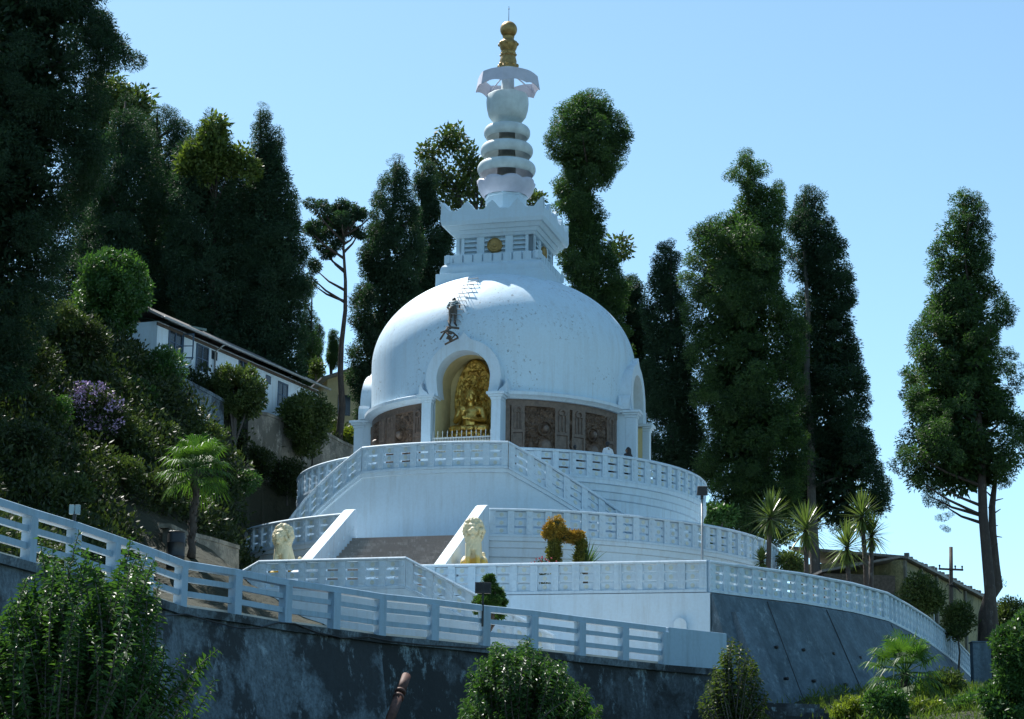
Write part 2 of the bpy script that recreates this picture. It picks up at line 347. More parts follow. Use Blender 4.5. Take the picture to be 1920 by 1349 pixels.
def balustrade(label, path, pitch=.78, H=1.2, group='white pierced balustrades of the pagoda terraces', end_post=True, name='balustrade'):
    P = [np.array(p, float) for p in path]
    root = thing(name, label, 'balustrade', P[0], group=group); o = P[0]
    rel = [p - o for p in P]
    mb = MB(); mb.sweep(rel, [(.17, H - .11), (.19, H - .05), (.15, H), (-.15, H), (-.19, H - .05), (-.17, H - .11)]); mb.build('coping', M_BAL, root)
    mb = MB(); mb.sweep(rel, [(.17, 0), (.17, .10), (.13, .12), (-.13, .12), (-.17, .10), (-.17, 0)]); mb.build('base_rail', M_BAL, root)
    seg = [np.linalg.norm((rel[i + 1] - rel[i])[:2]) for i in range(len(rel) - 1)]; cum = np.concatenate([[0], np.cumsum(seg)]); L = cum[-1]
    n = max(1, round((L - .28) / pitch)); pit = (L - .28) / n
    def sample(s):
        i = min(len(seg) - 1, max(0, int(np.searchsorted(cum, s) - 1))); t = (s - cum[i]) / seg[i]
        p = rel[i] + (rel[i + 1] - rel[i]) * t; return p
    def put(s, me_f, name, half):
        a = sample(max(0, s - half)); b = sample(min(L, s + half)); d = b - a; sl_ = d[2] / max(1e-6, np.linalg.norm(d[:2]))
        ob = link(name, me_f(round(sl_, 2)), root, (sample(s) if abs(sl_) > .05 else (a + b) / 2) + np.array([_jit.uniform(-.006, .006), _jit.uniform(-.006, .006), _jit.uniform(-.006, .004)]), math.atan2(d[1], d[0]) + _jit.uniform(-.008, .008))
    for i in range(n + 1): put(.14 + i * pit, lambda k: post_mesh(k, H), 'post', .14)
    for i in range(n): put(.14 + (i + .5) * pit, lambda k: panel_mesh(k, H, pit - .28 + .01), 'panel', (pit - .28) / 2)
    return root
def arc(R, a0, a1, z0, z1=None, step=3.0):
    k = max(2, int(abs(a1 - a0) / step)); z1 = z0 if z1 is None else z1
    return [pol(R, a0 + (a1 - a0) * i / k, z0 + (z1 - z0) * i / k) for i in range(k + 1)]

ZP, ZPLAZA, ZT2, ZT1, ZCOR = 9.2, 12.3, 15.65, 18.9, 23.2

# ------------------------------------------------------------------ pagoda body
pag = thing('pagoda', 'large white domed peace pagoda with ringed spire and gold finial above its round terraces', 'pagoda', (0, 0, 0))
# dome: flattened ellipsoid over a short upright wall, open where the niches stand
NICHES = [TH, TH + 91.5, TH - 88.5, TH + 180]
DN = 6.62
def in_niche(p):
    for a in NICHES:
        n = pol(1, a); t = np.array([math.cos(math.radians(a)), math.sin(math.radians(a)), 0])
        if np.dot(p, n) > 0:
            u = np.dot(p, t); z = p[2]
            if abs(u) < 1.5 and z < 23.9: return True
            if u * u + (z - 23.9) ** 2 < 1.52 ** 2: return True
    return False
prof = [(6.30, ZCOR + .12), (6.33, 23.9), (6.345, 24.6), (6.345, 25.2)]
prof = [(6.30 + .045 * i / 11, ZCOR + .12 + (25.75 - ZCOR - .12) * i / 12) for i in range(12)]
prof += [(6.345 * math.cos(t), 25.75 + 4.5 * math.sin(t)) for t in np.linspace(0, PI / 2 - .25, 40)]
mb = MB(); mb.lathe(prof, 288)
keep = [f for f in mb.f if not all(in_niche(np.array(mb.v[i])) for i in f)]
mb.f = keep; mb.m = [0] * len(keep); mb.sm = [True] * len(keep); mb.build('dome', M_DOME, pag)
# drum, floor plinth and cornice between the niches
def gap(a, half): return (a - half, a + half)
spans = []
srt = sorted(((a + 180) % 360) - 180 for a in NICHES)
for i in range(4):
    a0 = srt[i]; a1 = srt[(i + 1) % 4] + (360 if i == 3 else 0); spans.append((a0 + 16.2, a1 - 16.2))
for (a0, a1) in spans:
    mb = MB(); mb.lathe([(5.7, ZCOR - .22), (6.42, ZCOR - .22), (6.50, ZCOR - .12), (6.62, ZCOR - .06), (6.62, ZCOR + .08), (6.48, ZCOR + .14), (6.2, ZCOR + .16), (5.7, ZCOR + .16)], 40, a0, a1, closed=True)
    mb.build('cornice', M_WHITE, pag, smooth_angle=35)
    mb = MB(); mb.lathe([(5.3, ZT1), (5.9, ZT1), (5.9, ZCOR), (5.3, ZCOR)], 40, a0 + .4, a1 - .4, closed=True); mb.build('drum_wall', M_BROWN, pag)
    mb = MB(); mb.lathe([(5.6, ZT1), (6.35, ZT1), (6.35, ZT1 + .25), (5.6, ZT1 + .25)], 40, a0, a1, closed=True); mb.build('plinth', M_WHITE, pag)
# carved relief panels
def relief(a0, a1, seed):
    na, nz = 300, 120; R0 = 6.10; z0, z1 = ZT1 + .25, ZCOR - .22; rng = random.Random(seed)
    H = np.zeros((nz, na)); S = (a1 - a0) * PI / 180 * R0
    s = np.linspace(0, S, na)[None, :].repeat(nz, 0); zz = np.linspace(0, z1 - z0, nz)[:, None].repeat(na, 1); hz = z1 - z0
    frame = np.zeros_like(H)
    pil = [(.35, .95), (S / 2 - .80, S / 2 - .06), (S / 2 + .06, S / 2 + .80), (S - .95, S - .35)]
    frame[(s < .30) | (s > S - .30)] = .085; frame[(zz > hz - .30)] = .10; frame[(zz < .62)] = .09
    for k in range(8):                                  # sunk fields along the base
        x0 = .3 + k * (S - .6) / 8; frame[(zz > .22) & (zz < .50) & (s > x0 + .1) & (s < x0 + (S - .6) / 8 - .1)] = .03
    for (x0, x1) in pil:
        inside = (s > x0) & (s < x1) & (zz >= .62) & (zz <= hz - .30); frame[inside] = .10
        xm = (x0 + x1) / 2; wdt = x1 - x0
        frame[inside & (abs(s - xm) < wdt * .36) & (zz > hz * .44) & (zz < hz * .60)] = .055
        for q in (-.22, 0, .22): frame[inside & (abs(s - xm - q * wdt) < .035) & (((zz > hz * .64) & (zz < hz * .84)) | ((zz > hz * .22) & (zz < hz * .40)))] = .14
        dd = np.sqrt((s - xm) ** 2 + (zz - hz + .5) ** 2); frame[inside & (dd < .20) & (dd > .10) & (zz > hz - .62)] = .15
    field = np.zeros_like(H)
    for j in range(nz):
        for i in range(na):
            p = Vector((s[j, i] * 3.2 + seed * 7, zz[j, i] * 3.2, seed * 3.1)); q = Vector((s[j, i] * 8.5, zz[j, i] * 8.5, seed * 1.7))
            field[j, i] = .06 * abs(mnoise.noise(p)) * 2 + .045 * abs(mnoise.noise(q)) * 2
    cen = [S * .30, S * .70]
    for cx in cen:                                      # a seated figure with halo, attendants and trees
        halo = np.sqrt((s - cx) ** 2 + (zz - hz * .66) ** 2); field = np.where(halo < .34, np.where(halo > .29, .11, .05), field)
        for (dx, dz, rx, rz, h) in ((0, .66, .17, .21, .20), (0, .46, .34, .36, .17), (0, .30, .62, .20, .18)):
            e = ((s - cx - dx) / rx) ** 2 + ((zz - hz * dz) / rz) ** 2; field = np.where(e < 1, np.maximum(field, .05 + h * np.sqrt(np.clip(1 - e, 0, 1))), field)
        for k in range(9):
            ax = cx + rng.choice((-1, 1)) * rng.uniform(.6, 1.15); az = rng.uniform(.85, hz - .5)
            for (dz, rx, rz, h) in ((.22, .08, .10, .10), (0, .14, .22, .10)):
                e = ((s - ax) / rx) ** 2 + ((zz - az - dz) / rz) ** 2; field = np.where(e < 1, np.maximum(field, .04 + h * np.sqrt(np.clip(1 - e, 0, 1))), field)
    H = np.where(frame > 0, frame, field) * 1.5
    vs = []; 
    for j in range(nz):
        for i in range(na):
            vs.append(pol(R0 + H[j, i], a0 + (a1 - a0) * i / (na - 1), z0 + zz[j, i]))
    mb = MB(); mb.add(vs, [(j * na + i, j * na + i + 1, (j + 1) * na + i + 1, (j + 1) * na + i) for j in range(nz - 1) for i in range(na - 1)])
    fr_ = np.where(frame > .045, 1, 0) | np.where((frame == 0) & (field > .19), 1, 0)
    mb.m = [int(fr_[j, i]) for j in range(nz - 1) for i in range(na - 1)]
    return mb.build('relief_panel', [M_BROWN, M_RAISED], pag)
for q, (a0, a1) in enumerate(spans): relief(a0, a1, q + 1)
# niches
def arch_pts(Ri, zc, zb, pinch, n=28, tip=0.0):
    pts = []
    t0 = -math.asin(min(1, (zc - zb) / Ri)) if False else 0
    pts.append((Ri - pinch, zb)); pts.append((Ri - pinch * .35, (zb * .55 + zc * .45)))
    for i in range(n + 1):
        t = PI * i / n; x, z = Ri * math.cos(t), zc + Ri * math.sin(t)
        if tip: k = max(0, 1 - abs(x) / .42); z += tip * k * k
        pts.append((x, z))
    pts.append((-Ri + pinch * .35, (zb * .55 + zc * .45))); pts.append((-Ri + pinch, zb)); return pts
NZ0, NZS, NZC = ZT1, 23.12, 23.92
def niche(az):
    rz = math.radians(az)
    root = link('niche', None, pag, pol(DN, az, 0), rz)            # local: x right, -y outward
    inner = arch_pts(1.27, NZC, NZS, .10); outer = arch_pts(1.78, NZC, NZS, .20, tip=.34)
    mb = MB(); n = len(inner); D = .95
    vs = [(x, 0, z) for x, z in inner] + [(x, 0, z) for x, z in outer] + [(x, D, z) for x, z in inner] + [(x, D, z) for x, z in outer]
    fs = []
    for i in range(n - 1):
        fs += [(i, i + 1, n + i + 1, n + i), (2 * n + i, 3 * n + i, 3 * n + i + 1, 2 * n + i + 1), (i, 2 * n + i, 2 * n + i + 1, i + 1), (n + i, n + i + 1, 3 * n + i + 1, 3 * n + i)]
    fs += [(0, n, 3 * n, 2 * n), (n - 1, 3 * n - 1, 4 * n - 1, 2 * n - 1)]
    mb.add(vs, fs); mb.build('arch', M_WHITE, root, smooth_angle=40)
    # cream recess: jambs, vault and back wall
    mb = MB(); pr = [(1.30, NZ0)] + [(1.30, NZS)] + [(1.30 * math.cos(PI * i / 24), NZC + 1.30 * math.sin(PI * i / 24)) for i in range(25)] + [(-1.30, NZS), (-1.30, NZ0)]
    n = len(pr); D2 = 2.35
    mb.add([(x, .06, z) for x, z in pr] + [(x, D2, z) for x, z in pr], [(i, i + 1, n + i + 1, n + i) for i in range(n - 1)] + [tuple(range(n, 2 * n))])
    mb.build('recess', M_CREAM, root, smooth_angle=50)
    # scrolls beside the springing
    for sx in (-1, 1):
        mb = MB(); pts = [(1.62, NZS + .02), (2.08, NZS + .02), (2.10, NZS + .30), (2.06, NZS + .55), (1.98, NZS + .70), (2.00, NZS + .52), (1.93, NZS + .36), (1.80, NZS + .25), (1.70, NZS + .18)]
        if sx < 0: pts = [(-x, z) for x, z in pts][::-1]
        nn = len(pts); mb.add([(x, .02, z) for x, z in pts] + [(x, .55, z) for x, z in pts], [tuple(range(nn)), tuple(range(2 * nn - 1, nn - 1, -1))] + [(i, nn + i, nn + (i + 1) % nn, (i + 1) % nn) for i in range(nn)])
        mb.build('scroll', M_WHITE, root)
        cx = sx * 1.64
        c = MB(); c.box(cx - .27, cx + .27, -.30, .30, NZ0, NZ0 + .45); c.box(cx - .22, cx + .22, -.25, .25, NZ0 + .45, NZS - .34)
        col = c.build('column', M_WHITE, root, bevel=.015)
        k = MB(); k.box(cx - .26, cx + .26, -.29, .29, NZS - .34, NZS - .22); k.box(cx - .34, cx + .34, -.37, .40, NZS - .22, NZS - .12); k.box(cx - .42, cx + .42, -.45, .62, NZS - .12, NZS)
        cap = k.build('capital', M_WHITE, root, bevel=.015)
        # return wall from the column back to the drum
        j = MB(); xo = sx * 1.34; j.box(min(xo, xo + sx * .50), max(xo, xo + sx * .50), .25, 1.5, NZ0, NZS - .125); j.build('jamb', M_WHITE, root)
    return root
for a in NICHES: niche(a)

# square tower on the dome
sq = link('square_tower', None, pag, (0, 0, 0), math.radians(TH + .6))
def sqsec(mb, lst):
    for (h0, z0, h1, z1) in lst:
        mb.add([(sx * h0, sy * h0, z0) for sx, sy in ((-1, -1), (1, -1), (1, 1), (-1, 1))] + [(sx * h1, sy * h1, z1) for sx, sy in ((-1, -1), (1, -1), (1, 1), (-1, 1))],
               [(3, 2, 1, 0), (4, 5, 6, 7), (0, 1, 5, 4), (1, 2, 6, 5), (2, 3, 7, 6), (3, 0, 4, 7)])
mb = MB(); sqsec(mb, [(2.70, 28.6, 2.70, 29.98)]); mb.build('base_slab', M_TOWER, sq, bevel=.02)
mb = MB()
lv = [(2.54, 29.98), (2.54, 30.12)] + [(2.54 - .24 * (1 - math.cos(t)), 30.12 + .38 * math.sin(t)) for t in np.linspace(.2, PI / 2, 6)]
for (h0, z0), (h1, z1) in zip(lv[:-1], lv[1:]): sqsec(mb, [(h0, z0, h1, z1)])
mb.build('rounded_moulding', M_TOWER, sq)
mb = MB(); sqsec(mb, [(2.16, 30.5, 2.16, 30.98), (2.30, 30.50, 2.30, 30.60)])
for sd in range(4):
    R_ = Matrix.Rotation(sd * PI / 2, 4, 'Z')
    for k in range(10): x = -2.205 + k * .49; mb.box(x - .20, x + .20, -2.29, -2.12, 30.58, 30.98, R_)
mb.build('dentil_band', M_TOWER, sq)
for sd in range(4):
    R_ = Matrix.Rotation(sd * PI / 2, 4, 'Z'); Hh = 1.93
    mb = MB(); mb.box(-Hh, Hh, -Hh + .16, -Hh + .26, 30.98, 31.92, R_)
    for (x0, x1) in ((-Hh, -1.52), (-.90, -.52), (.52, .90), (1.52, Hh - .001)): mb.box(x0, x1, -Hh, -Hh + .17, 30.98, 31.92, R_)
    mb.build('wall', M_TOWER, sq)
    for (x0, x1) in ((-1.52, -.90), (-.52, .52), (.90, 1.52)):
        lo = MB()
        for k in range(4):
            z0 = 31.02 + k * .225; lo.add([tuple(R_ @ Vector(v)) for v in ((x0, -Hh + .02, z0), (x1, -Hh + .02, z0), (x1, -Hh + .16, z0 + .17), (x0, -Hh + .16, z0 + .17), (x0, -Hh + .02, z0 + .05), (x1, -Hh + .02, z0 + .05), (x1, -Hh + .16, z0 + .20), (x0, -Hh + .16, z0 + .20))],
                          [(0, 3, 2, 1), (4, 5, 6, 7), (0, 1, 5, 4), (1, 2, 6, 5), (2, 3, 7, 6), (3, 0, 4, 7)])
        lo.build('louvre', M_TOWER, sq)
    md = MB(); n = 24
    def ring(r, y): return [tuple(R_ @ Vector((r * math.cos(2 * PI * i / n), y, 31.46 + r * math.sin(2 * PI * i / n)))) for i in range(n)]
    yb = -Hh - .01
    rs = [(.37, yb + .12), (.37, yb - .05), (.33, yb - .09), (.30, yb - .05), (.24, yb - .05), (.22, yb - .08), (.10, yb - .08), (.08, yb - .12), (.01, yb - .13)]
    md.add(sum([ring(r, y) for r, y in rs], []), [(q * n + i, (q + 1) * n + i, (q + 1) * n + (i + 1) % n, q * n + (i + 1) % n) for q in range(len(rs) - 1) for i in range(n)])
    for i in range(8):
        a = 2 * PI * i / 8; md.sphere((.16 * math.cos(a), yb - .07, 31.46 + .16 * math.sin(a)), (.045, .03, .045), 8, 6, R_)
    md.build('medallion', M_GOLDDULL, sq)
mb = MB(); lv = [(1.98, 31.92), (2.06, 32.04), (2.12, 32.05), (2.20, 32.22), (2.28, 32.23), (2.40, 32.42), (2.50, 32.43), (2.56, 32.62), (2.56, 32.98)]
for (h0, z0), (h1, z1) in zip(lv[:-1], lv[1:]): sqsec(mb, [(h0, z0, h1, z1)])
mb.build('cornice', M_TOWER, sq)
mb = MB()
for sd in range(4):                                                   # crested parapet with ogee merlons
    R_ = Matrix.Rotation(sd * PI / 2, 4, 'Z'); pts = [(-2.53, 32.98)]; Hh = 2.53
    xs = np.linspace(-2.53, 2.53, 81)
    top = []
    for x in xs:
        t = abs(((x + 2.53) / 1.265) % 1.0 - .5) * 2       # 1 at merlon centres 0,1.265.. edges
        z = 33.12 + .46 * (smooth(np.array((t - .30) / .6)) * .8 + .2 * (t > .93))
        top.append((x, float(z)))
    n = len(top)
    y0, y1 = -2.55, -2.36
    vs = []
    for x, z in top: vs += [tuple(R_ @ Vector(v)) for v in ((x, y0, 32.98), (x, y0, z), (x * .935, y1, z), (x * .935, y1, 32.98))]
    mb.add(vs, [(i * 4 + q, (i + 1) * 4 + q, (i + 1) * 4 + q + 1, i * 4 + q + 1) for i in range(n - 1) for q in range(3)] + [(0, 1, 2, 3), (4 * n - 1, 4 * n - 2, 4 * n - 3, 4 * n - 4)])
mb.build('parapet', M_TOWER, sq)
# spire
sp = link('spire', None, pag, (0, 0, 0), math.radians(-9))
mb = MB(); mb.lathe([(1.10, 32.98), (1.10, 33.6), (1.02, 33.66), (1.02, 34.32), (1.08, 34.36), (1.08, 34.47), (.3, 34.47)], 8); mb.build('octagonal_neck', M_TOWER, sp)
mb = MB(); n = 96; rows = [(1.06, 34.45, 0), (1.20, 34.54, .01), (1.33, 34.76, .03), (1.39, 34.98, .045), (1.43, 35.14, .06), (1.37, 35.22, .05), (.5, 35.16, 0)]; vs = []
for (R, z, a) in rows:
    for i in range(n):
        t = 2 * PI * i / n; c = abs(math.sin(4 * t)); vs.append(((R + a * (c - .6) * 1.6) * math.sin(t), -(R + a * (c - .6) * 1.6) * math.cos(t), z + (a * (c - .5) * 2.2)))
mb.add(vs, [(q * n + i, q * n + (i + 1) % n, (q + 1) * n + (i + 1) % n, (q + 1) * n + i) for q in range(len(rows) - 1) for i in range(n)]); mb.build('lotus_base', M_PINK, sp, smooth_angle=60)
mb = MB(); mb.lathe([(.47, 35.1), (.45, 36.2), (.41, 37.2), (.38, 38.4)], 32); mb.build('shaft', M_CORE, sp, smooth_angle=40)
for (R, z, h) in ((1.44, 35.60, .72), (1.30, 36.56, .70), (1.15, 37.50, .68)):
    mb = MB(); pr = [(R - .12, z + .0)] + [(R - .25 + .25 * math.cos(t), z + .28 + .32 * math.sin(t)) for t in np.linspace(-1.1, 1.1, 10)] + [(R * .78, z + h * .78), (R * .6, z + h * .92), (.40, z + h), (.40, z + h - .10), (R * .58, z + h * .74), (R * .76, z + h * .50), (R - .22, z + .10)]
    mb.lathe(pr, 64, closed=True); mb.build('spire_ring', M_RING, sp, smooth_angle=60)
mb = MB(); n = 96; rows = [(.44, 38.05, 0), (.48, 38.28, 0), (.74, 38.40, .004), (.93, 38.66, .008), (1.02, 39.0, .012), (1.05, 39.35, .014), (1.03, 39.66, .016), (.98, 39.74, .012), (.3, 39.66, 0)]; vs = []
for (R, z, a) in rows:
    for i in range(n):
        t = 2 * PI * i / n; c = abs(math.sin(4 * t)); vs.append(((R + a * (c - .6) * 1.5) * math.sin(t), -(R + a * (c - .6) * 1.5) * math.cos(t), z + a * (c - .5) * 1.6))
mb.add(vs, [(q * n + i, q * n + (i + 1) % n, (q + 1) * n + (i + 1) % n, (q + 1) * n + i) for q in range(len(rows) - 1) for i in range(n)]); mb.build('lotus_bowl', M_RING, sp, smooth_angle=60)
mb = MB(); mb.lathe([(.36, 39.6), (.42, 39.72), (.42, 39.86), (.33, 40.02), (.31, 40.7), (.44, 40.8), (.44, 40.9), (.55, 41.0), (.55, 41.1), (.2, 41.15)], 32); mb.build('neck', M_RING, sp, smooth_angle=50)
mb = MB(); n = 64; rin = []
for (R, z, sag) in ((1.62, 39.98, .15), (1.50, 40.70, .06), (1.46, 40.70, .06), (1.58, 39.98, .15)):
    for i in range(n):
        k = i / n * 8; fr = k - math.floor(k); c = math.cos(PI / 8) / math.cos((fr - .5) * PI / 4); t = 2 * PI * i / n
        rin.append((R * c * math.sin(t), -R * c * math.cos(t), z + sag * (1 - (2 * fr - 1) ** 2)))
mb.add(rin, [(q * n + i, q * n + (i + 1) % n, ((q + 1) % 4) * n + (i + 1) % n, ((q + 1) % 4) * n + i) for q in range(4) for i in range(n)])
par = mb.build('parasol', M_PINK, sp)
for k in range(8):
    t = 2 * PI * k / 8; r = MB(); r.tube([(.40 * math.sin(t), -.40 * math.cos(t), 40.88), (.9 * math.sin(t), -.9 * math.cos(t), 40.66), (1.52 * math.sin(t), -1.52 * math.cos(t), 40.30)], .035, 6); r.build('parasol_rib', M_PINK, par)
mb = MB(); mb.lathe([(.50, 41.1), (.52, 41.18), (.47, 41.24), (.42, 41.45), (.43, 41.55), (.38, 41.75), (.36, 41.8), (.40, 41.86), (.36, 41.93), (.39, 42.0), (.34, 42.08), (.40, 42.2), (.47, 42.42), (.48, 42.5), (.45, 42.56), (.30, 42.66), (.27, 42.78), (.30, 42.86), (.2, 42.9)] +
     [(.43 * math.sin(t), 43.24 - .43 * math.cos(t)) for t in np.linspace(.5, PI - .02, 16)], 40)
for k in range(8):
    t = 2 * PI * k / 8
    for (R, z, s_) in ((.45, 41.30, .10), (.46, 42.44, .075), (.39, 41.88, .05)): mb.sphere((R * math.sin(t), -R * math.cos(t), z), (s_, s_, s_ * 1.1), 8, 6)
mb.build('finial', M_GOLDDULL, sp, smooth_angle=55)
mb = MB(); mb.tube([(0, 0, 43.6), (0, 0, 44.5)], [.02, .012], 6); mb.sphere((0, 0, 44.35), .035, 8, 6); mb.build('lightning_rod', M_METAL, sp)

# ------------------------------------------------------------------ terraces
ut = thing('terrace', 'upper round white terrace carrying the pagoda and its landing with two curved flights', 'terrace', (0, 0, ZT2))
mb = MB(); mb.lathe([(0.0, ZT1 - ZT2), (9.7, ZT1 - ZT2), (9.7, ZT1 - ZT2 - .16), (9.58, ZT1 - ZT2 - .18), (9.58, ZT1 - ZT2 - .46), (9.50, ZT1 - ZT2 - .50), (9.50, ZT1 - ZT2 - .78), (9.40, ZT1 - ZT2 - .82), (9.40, -.4)], 160); mb.build('wall', M_WHITE, ut, smooth_angle=30)
AL, AR = -33.0, 1.5; RL = 11.0
FL = 30.5
LZ = ZT1 - .02
mb = MB(); az = [AL - FL, AL, AR, AR + FL]; k = 60; outer = []
def ztop(a):
    if a < AL: t = (AL - a) / FL
    elif a > AR: t = (a - AR) / FL
    else: t = 0
    return LZ - t * (LZ - ZT2 - .05) - ZT2
A_ = [AL - FL + (AR - AL + 2 * FL) * i / 90 for i in range(91)]
A_ = sorted(set(A_ + [AL, AR]))
vs = []; n = len(A_)
for a in A_:
    for (R, z) in ((9.35, ztop(a)), (11.02, ztop(a)), (11.10, ztop(a)), (11.10, ztop(a) - .16), (11.0, ztop(a) - .18), (11.0, -.3)): vs.append(pol(R, a, z))
mb.add(vs, [(i * 6 + q, (i + 1) * 6 + q, (i + 1) * 6 + q + 1, i * 6 + q + 1) for i in range(n - 1) for q in range(5)]); mb.build('landing_wall', M_WHITE, ut)
lt = thing('terrace', 'wide lower round white terrace ringed by a long curved balustrade', 'terrace', (0, 0, ZPLAZA))
D2 = ZT2 - ZPLAZA
mb = MB(); mb.lathe([(0.0, D2), (13.05, D2), (13.05, D2 - .16), (12.95, D2 - .18), (12.95, D2 - .42), (12.88, D2 - .46), (12.88, D2 - .8), (12.78, D2 - .84), (12.78, -.3)], 200); mb.build('wall', M_WHITE, lt, smooth_angle=30)
# curved balustrades
balustrade('curved white pierced balustrade rimming the upper terrace right of the landing, two heads behind it', arc(9.55, 4, 150, ZT1))
balustrade('curved white pierced balustrade rimming the upper terrace at its left edge by the hillside', arc(9.55, -150, -36, ZT1))
def spiral(a0, a1):
    return [pol(RL, a0 + (a1 - a0) * i / 14, ztop(a0 + (a1 - a0) * i / 14) + ZT2) for i in range(15)]
balustrade('slightly bowed white balustrade along the landing in front of the golden statue', arc(RL, AL, AR, LZ, step=2.2))
balustrade('white balustrade sloping down to the right from the landing along the upper flight', spiral(AR + .12, AR + FL))
balustrade('white balustrade sloping down to the left from the landing along the upper flight', spiral(AL - FL, AL - .12))
a2 = math.degrees(math.asin(3.08 / 12.95))
balustrade('long curved white balustrade of the lower terrace running right behind the topiary animal', arc(12.92, TH + a2, 140, ZT2))
balustrade('shaded curved white balustrade of the lower terrace left of the stairs behind the left lion', arc(12.92, -140, TH - a2, ZT2))
# front stairs with two sloping side walls
def loc2(u, d, z=0.0): return NV * d + TV * u + np.array([0, 0, z])
st = thing('staircase', 'brown stone stairs between two white sloping side walls up to the lower terrace', 'staircase', loc2(0, 13, ZPLAZA), math.radians(TH))
ns = 20; run = 6.0
mb = MB()
for i in range(ns):
    z1 = D2 - (i) * D2 / ns; y0 = -(i) * run / ns; mb.box(-2.66, 2.66, y0 - run / ns - .03, .4, z1 - D2 / ns - (.0 if i < ns - 1 else .2), z1 - .004 * (i == 0))
mb.build('steps', M_STEP, st)
for sx in (-1, 1):
    u = sx * 2.90; pts = [(-run - .35, -.2), (-run - .35, 1.02), (-run - .1, 1.12), (-.15, D2 + 1.22), (.05, D2 + 1.28), (.25, D2 + 1.22), (.30, -.2)]
    mb = MB(); n = len(pts); wv = .24
    mb.add([(u - wv, y, z) for y, z in pts] + [(u + wv, y, z) for y, z in pts], [tuple(range(n)), tuple(range(2 * n - 1, n - 1, -1))] + [(i, n + i, n + (i + 1) % n, (i + 1) % n) for i in range(n)])
    for s2 in (-1, 1):
        for k in range(11):
            yy = -run + .3 + k * .55; zz = D2 * (1 + yy / run) + .55
            nn = 10; x0 = u + s2 * (wv - .002); x1 = u + s2 * (wv + .025)
            mb.add([(x, yy + .11 * math.cos(2 * PI * i / nn), zz + .11 * math.sin(2 * PI * i / nn)) for x in (x0, x1) for i in range(nn)], [tuple(range(nn, 2 * nn))] + [(i, nn + i, nn + (i + 1) % nn, (i + 1) % nn) for i in range(nn)])
    mb.build('side_wall', M_WHITE, st, bevel=.05)

# ------------------------------------------------------------------ plaza (level three)
Pa = np.array([-9.0, -20.1 + 1.72, 0]); Pc = np.array([7.75, -22.12, 0])
e3 = np.array([9.99, -2.12, 0]); e3 /= np.linalg.norm(e3)
Pstart = np.array([-2.24, -20.0, 0]) - e3 * 12.5
right = [(9.37, -20.86), (11.61, -19.17), (14.08, -16.47), (15.92, -13.69), (17.5, -9.8), (19.05, -5.69), (20.9, -.2), (22.62, 5.06), (24.7, 12), (26.96, 19.32)]
front = [Pstart, Pc] + [np.array([a, b, 0]) for a, b in right]
back = [(26, 26), (10, 22), (-2, 17), (-9, 13.5), (-14, 6), (-15.4, -4), (-15.4, -12)]
def inset(path, d):
    out = []
    for i in range(len(path)):
        a = path[max(0, i - 1)]; b = path[min(len(path) - 1, i + 1)]; t = (b - a)[:2]; t = t / np.linalg.norm(t); out.append(path[i] + np.array([-t[1], t[0], 0]) * d)
    return out
pl = inset(front, .22)
mb = MB(); mb.prism([(p[0], p[1]) for p in pl] + back, 11.4, ZPLAZA - .02); tag(mb.build('plaza', M_PAVE), kind='structure')
tw = thing('terrace_wall', 'tall white battered wall under the straight front balustrade of the plaza', 'wall', (0, 0, 0))
def batter(path, zt, zb, off, mat, name, parent, thick=.5, cuts=(), mitre0=0.0):
    o1 = inset(path, -.02); o2 = inset(path, -off); i1 = inset(path, thick)
    n = len(path); vs = []
    for i in range(n):
        for (p, z) in ((o1[i], zt), (o2[i], zb if not hasattr(zb, '__len__') else zb[i]), (i1[i], zb if not hasattr(zb, '__len__') else zb[i]), (i1[i], zt)): vs.append((p[0], p[1], z))
    fs = []
    for i in range(n - 1): fs += [(i * 4 + q, i * 4 + (q + 1) % 4, (i + 1) * 4 + (q + 1) % 4, (i + 1) * 4 + q) for q in range(4)]
    fs += [(0, 1, 2, 3), ((n - 1) * 4 + 3, (n - 1) * 4 + 2, (n - 1) * 4 + 1, (n - 1) * 4)]
    m = MB(); m.add(vs, fs); return m.build(name, mat, parent)
cnr = Pc + e3 * .12
batter([Pstart, cnr], ZPLAZA - .03, 7.0, .36, M_WHITE, 'wall_face', tw)
mb = MB()
M_ = Matrix.Translation(Vector(Pc - e3 * .95)) @ Matrix.Rotation(math.atan2(e3[1], e3[0]), 4, 'Z')
pts = [(.30 * math.cos(t) * .8, 11.05 + .24 * math.sin(t)) for t in np.linspace(0, PI, 12)] + [(-.24, 8.5), (.24, 8.5)]
n = len(pts); mb.add([(x, -.44, z) for x, z in pts] + [(x, .3, z) for x, z in pts], [tuple(range(n)), tuple(range(2 * n - 1, n - 1, -1))] + [(i, n + i, n + (i + 1) % n, (i + 1) % n) for i in range(n)], M_)
mb.build('drain_hood', M_WHITE, tw)
bw = thing('retaining_wall', 'smooth grey battered concrete wall under the curving right-hand plaza balustrade', 'wall', (0, 0, 0))
rp = [cnr + np.array([.05, .03, 0])] + front[2:]
batter(rp, ZPLAZA - .04, [5.5, 5.5, 6, 6.5, 7, 7, 7.5, 8, 8, 8.5, 8.5], 2.6, M_BATTER, 'wall_face', bw)
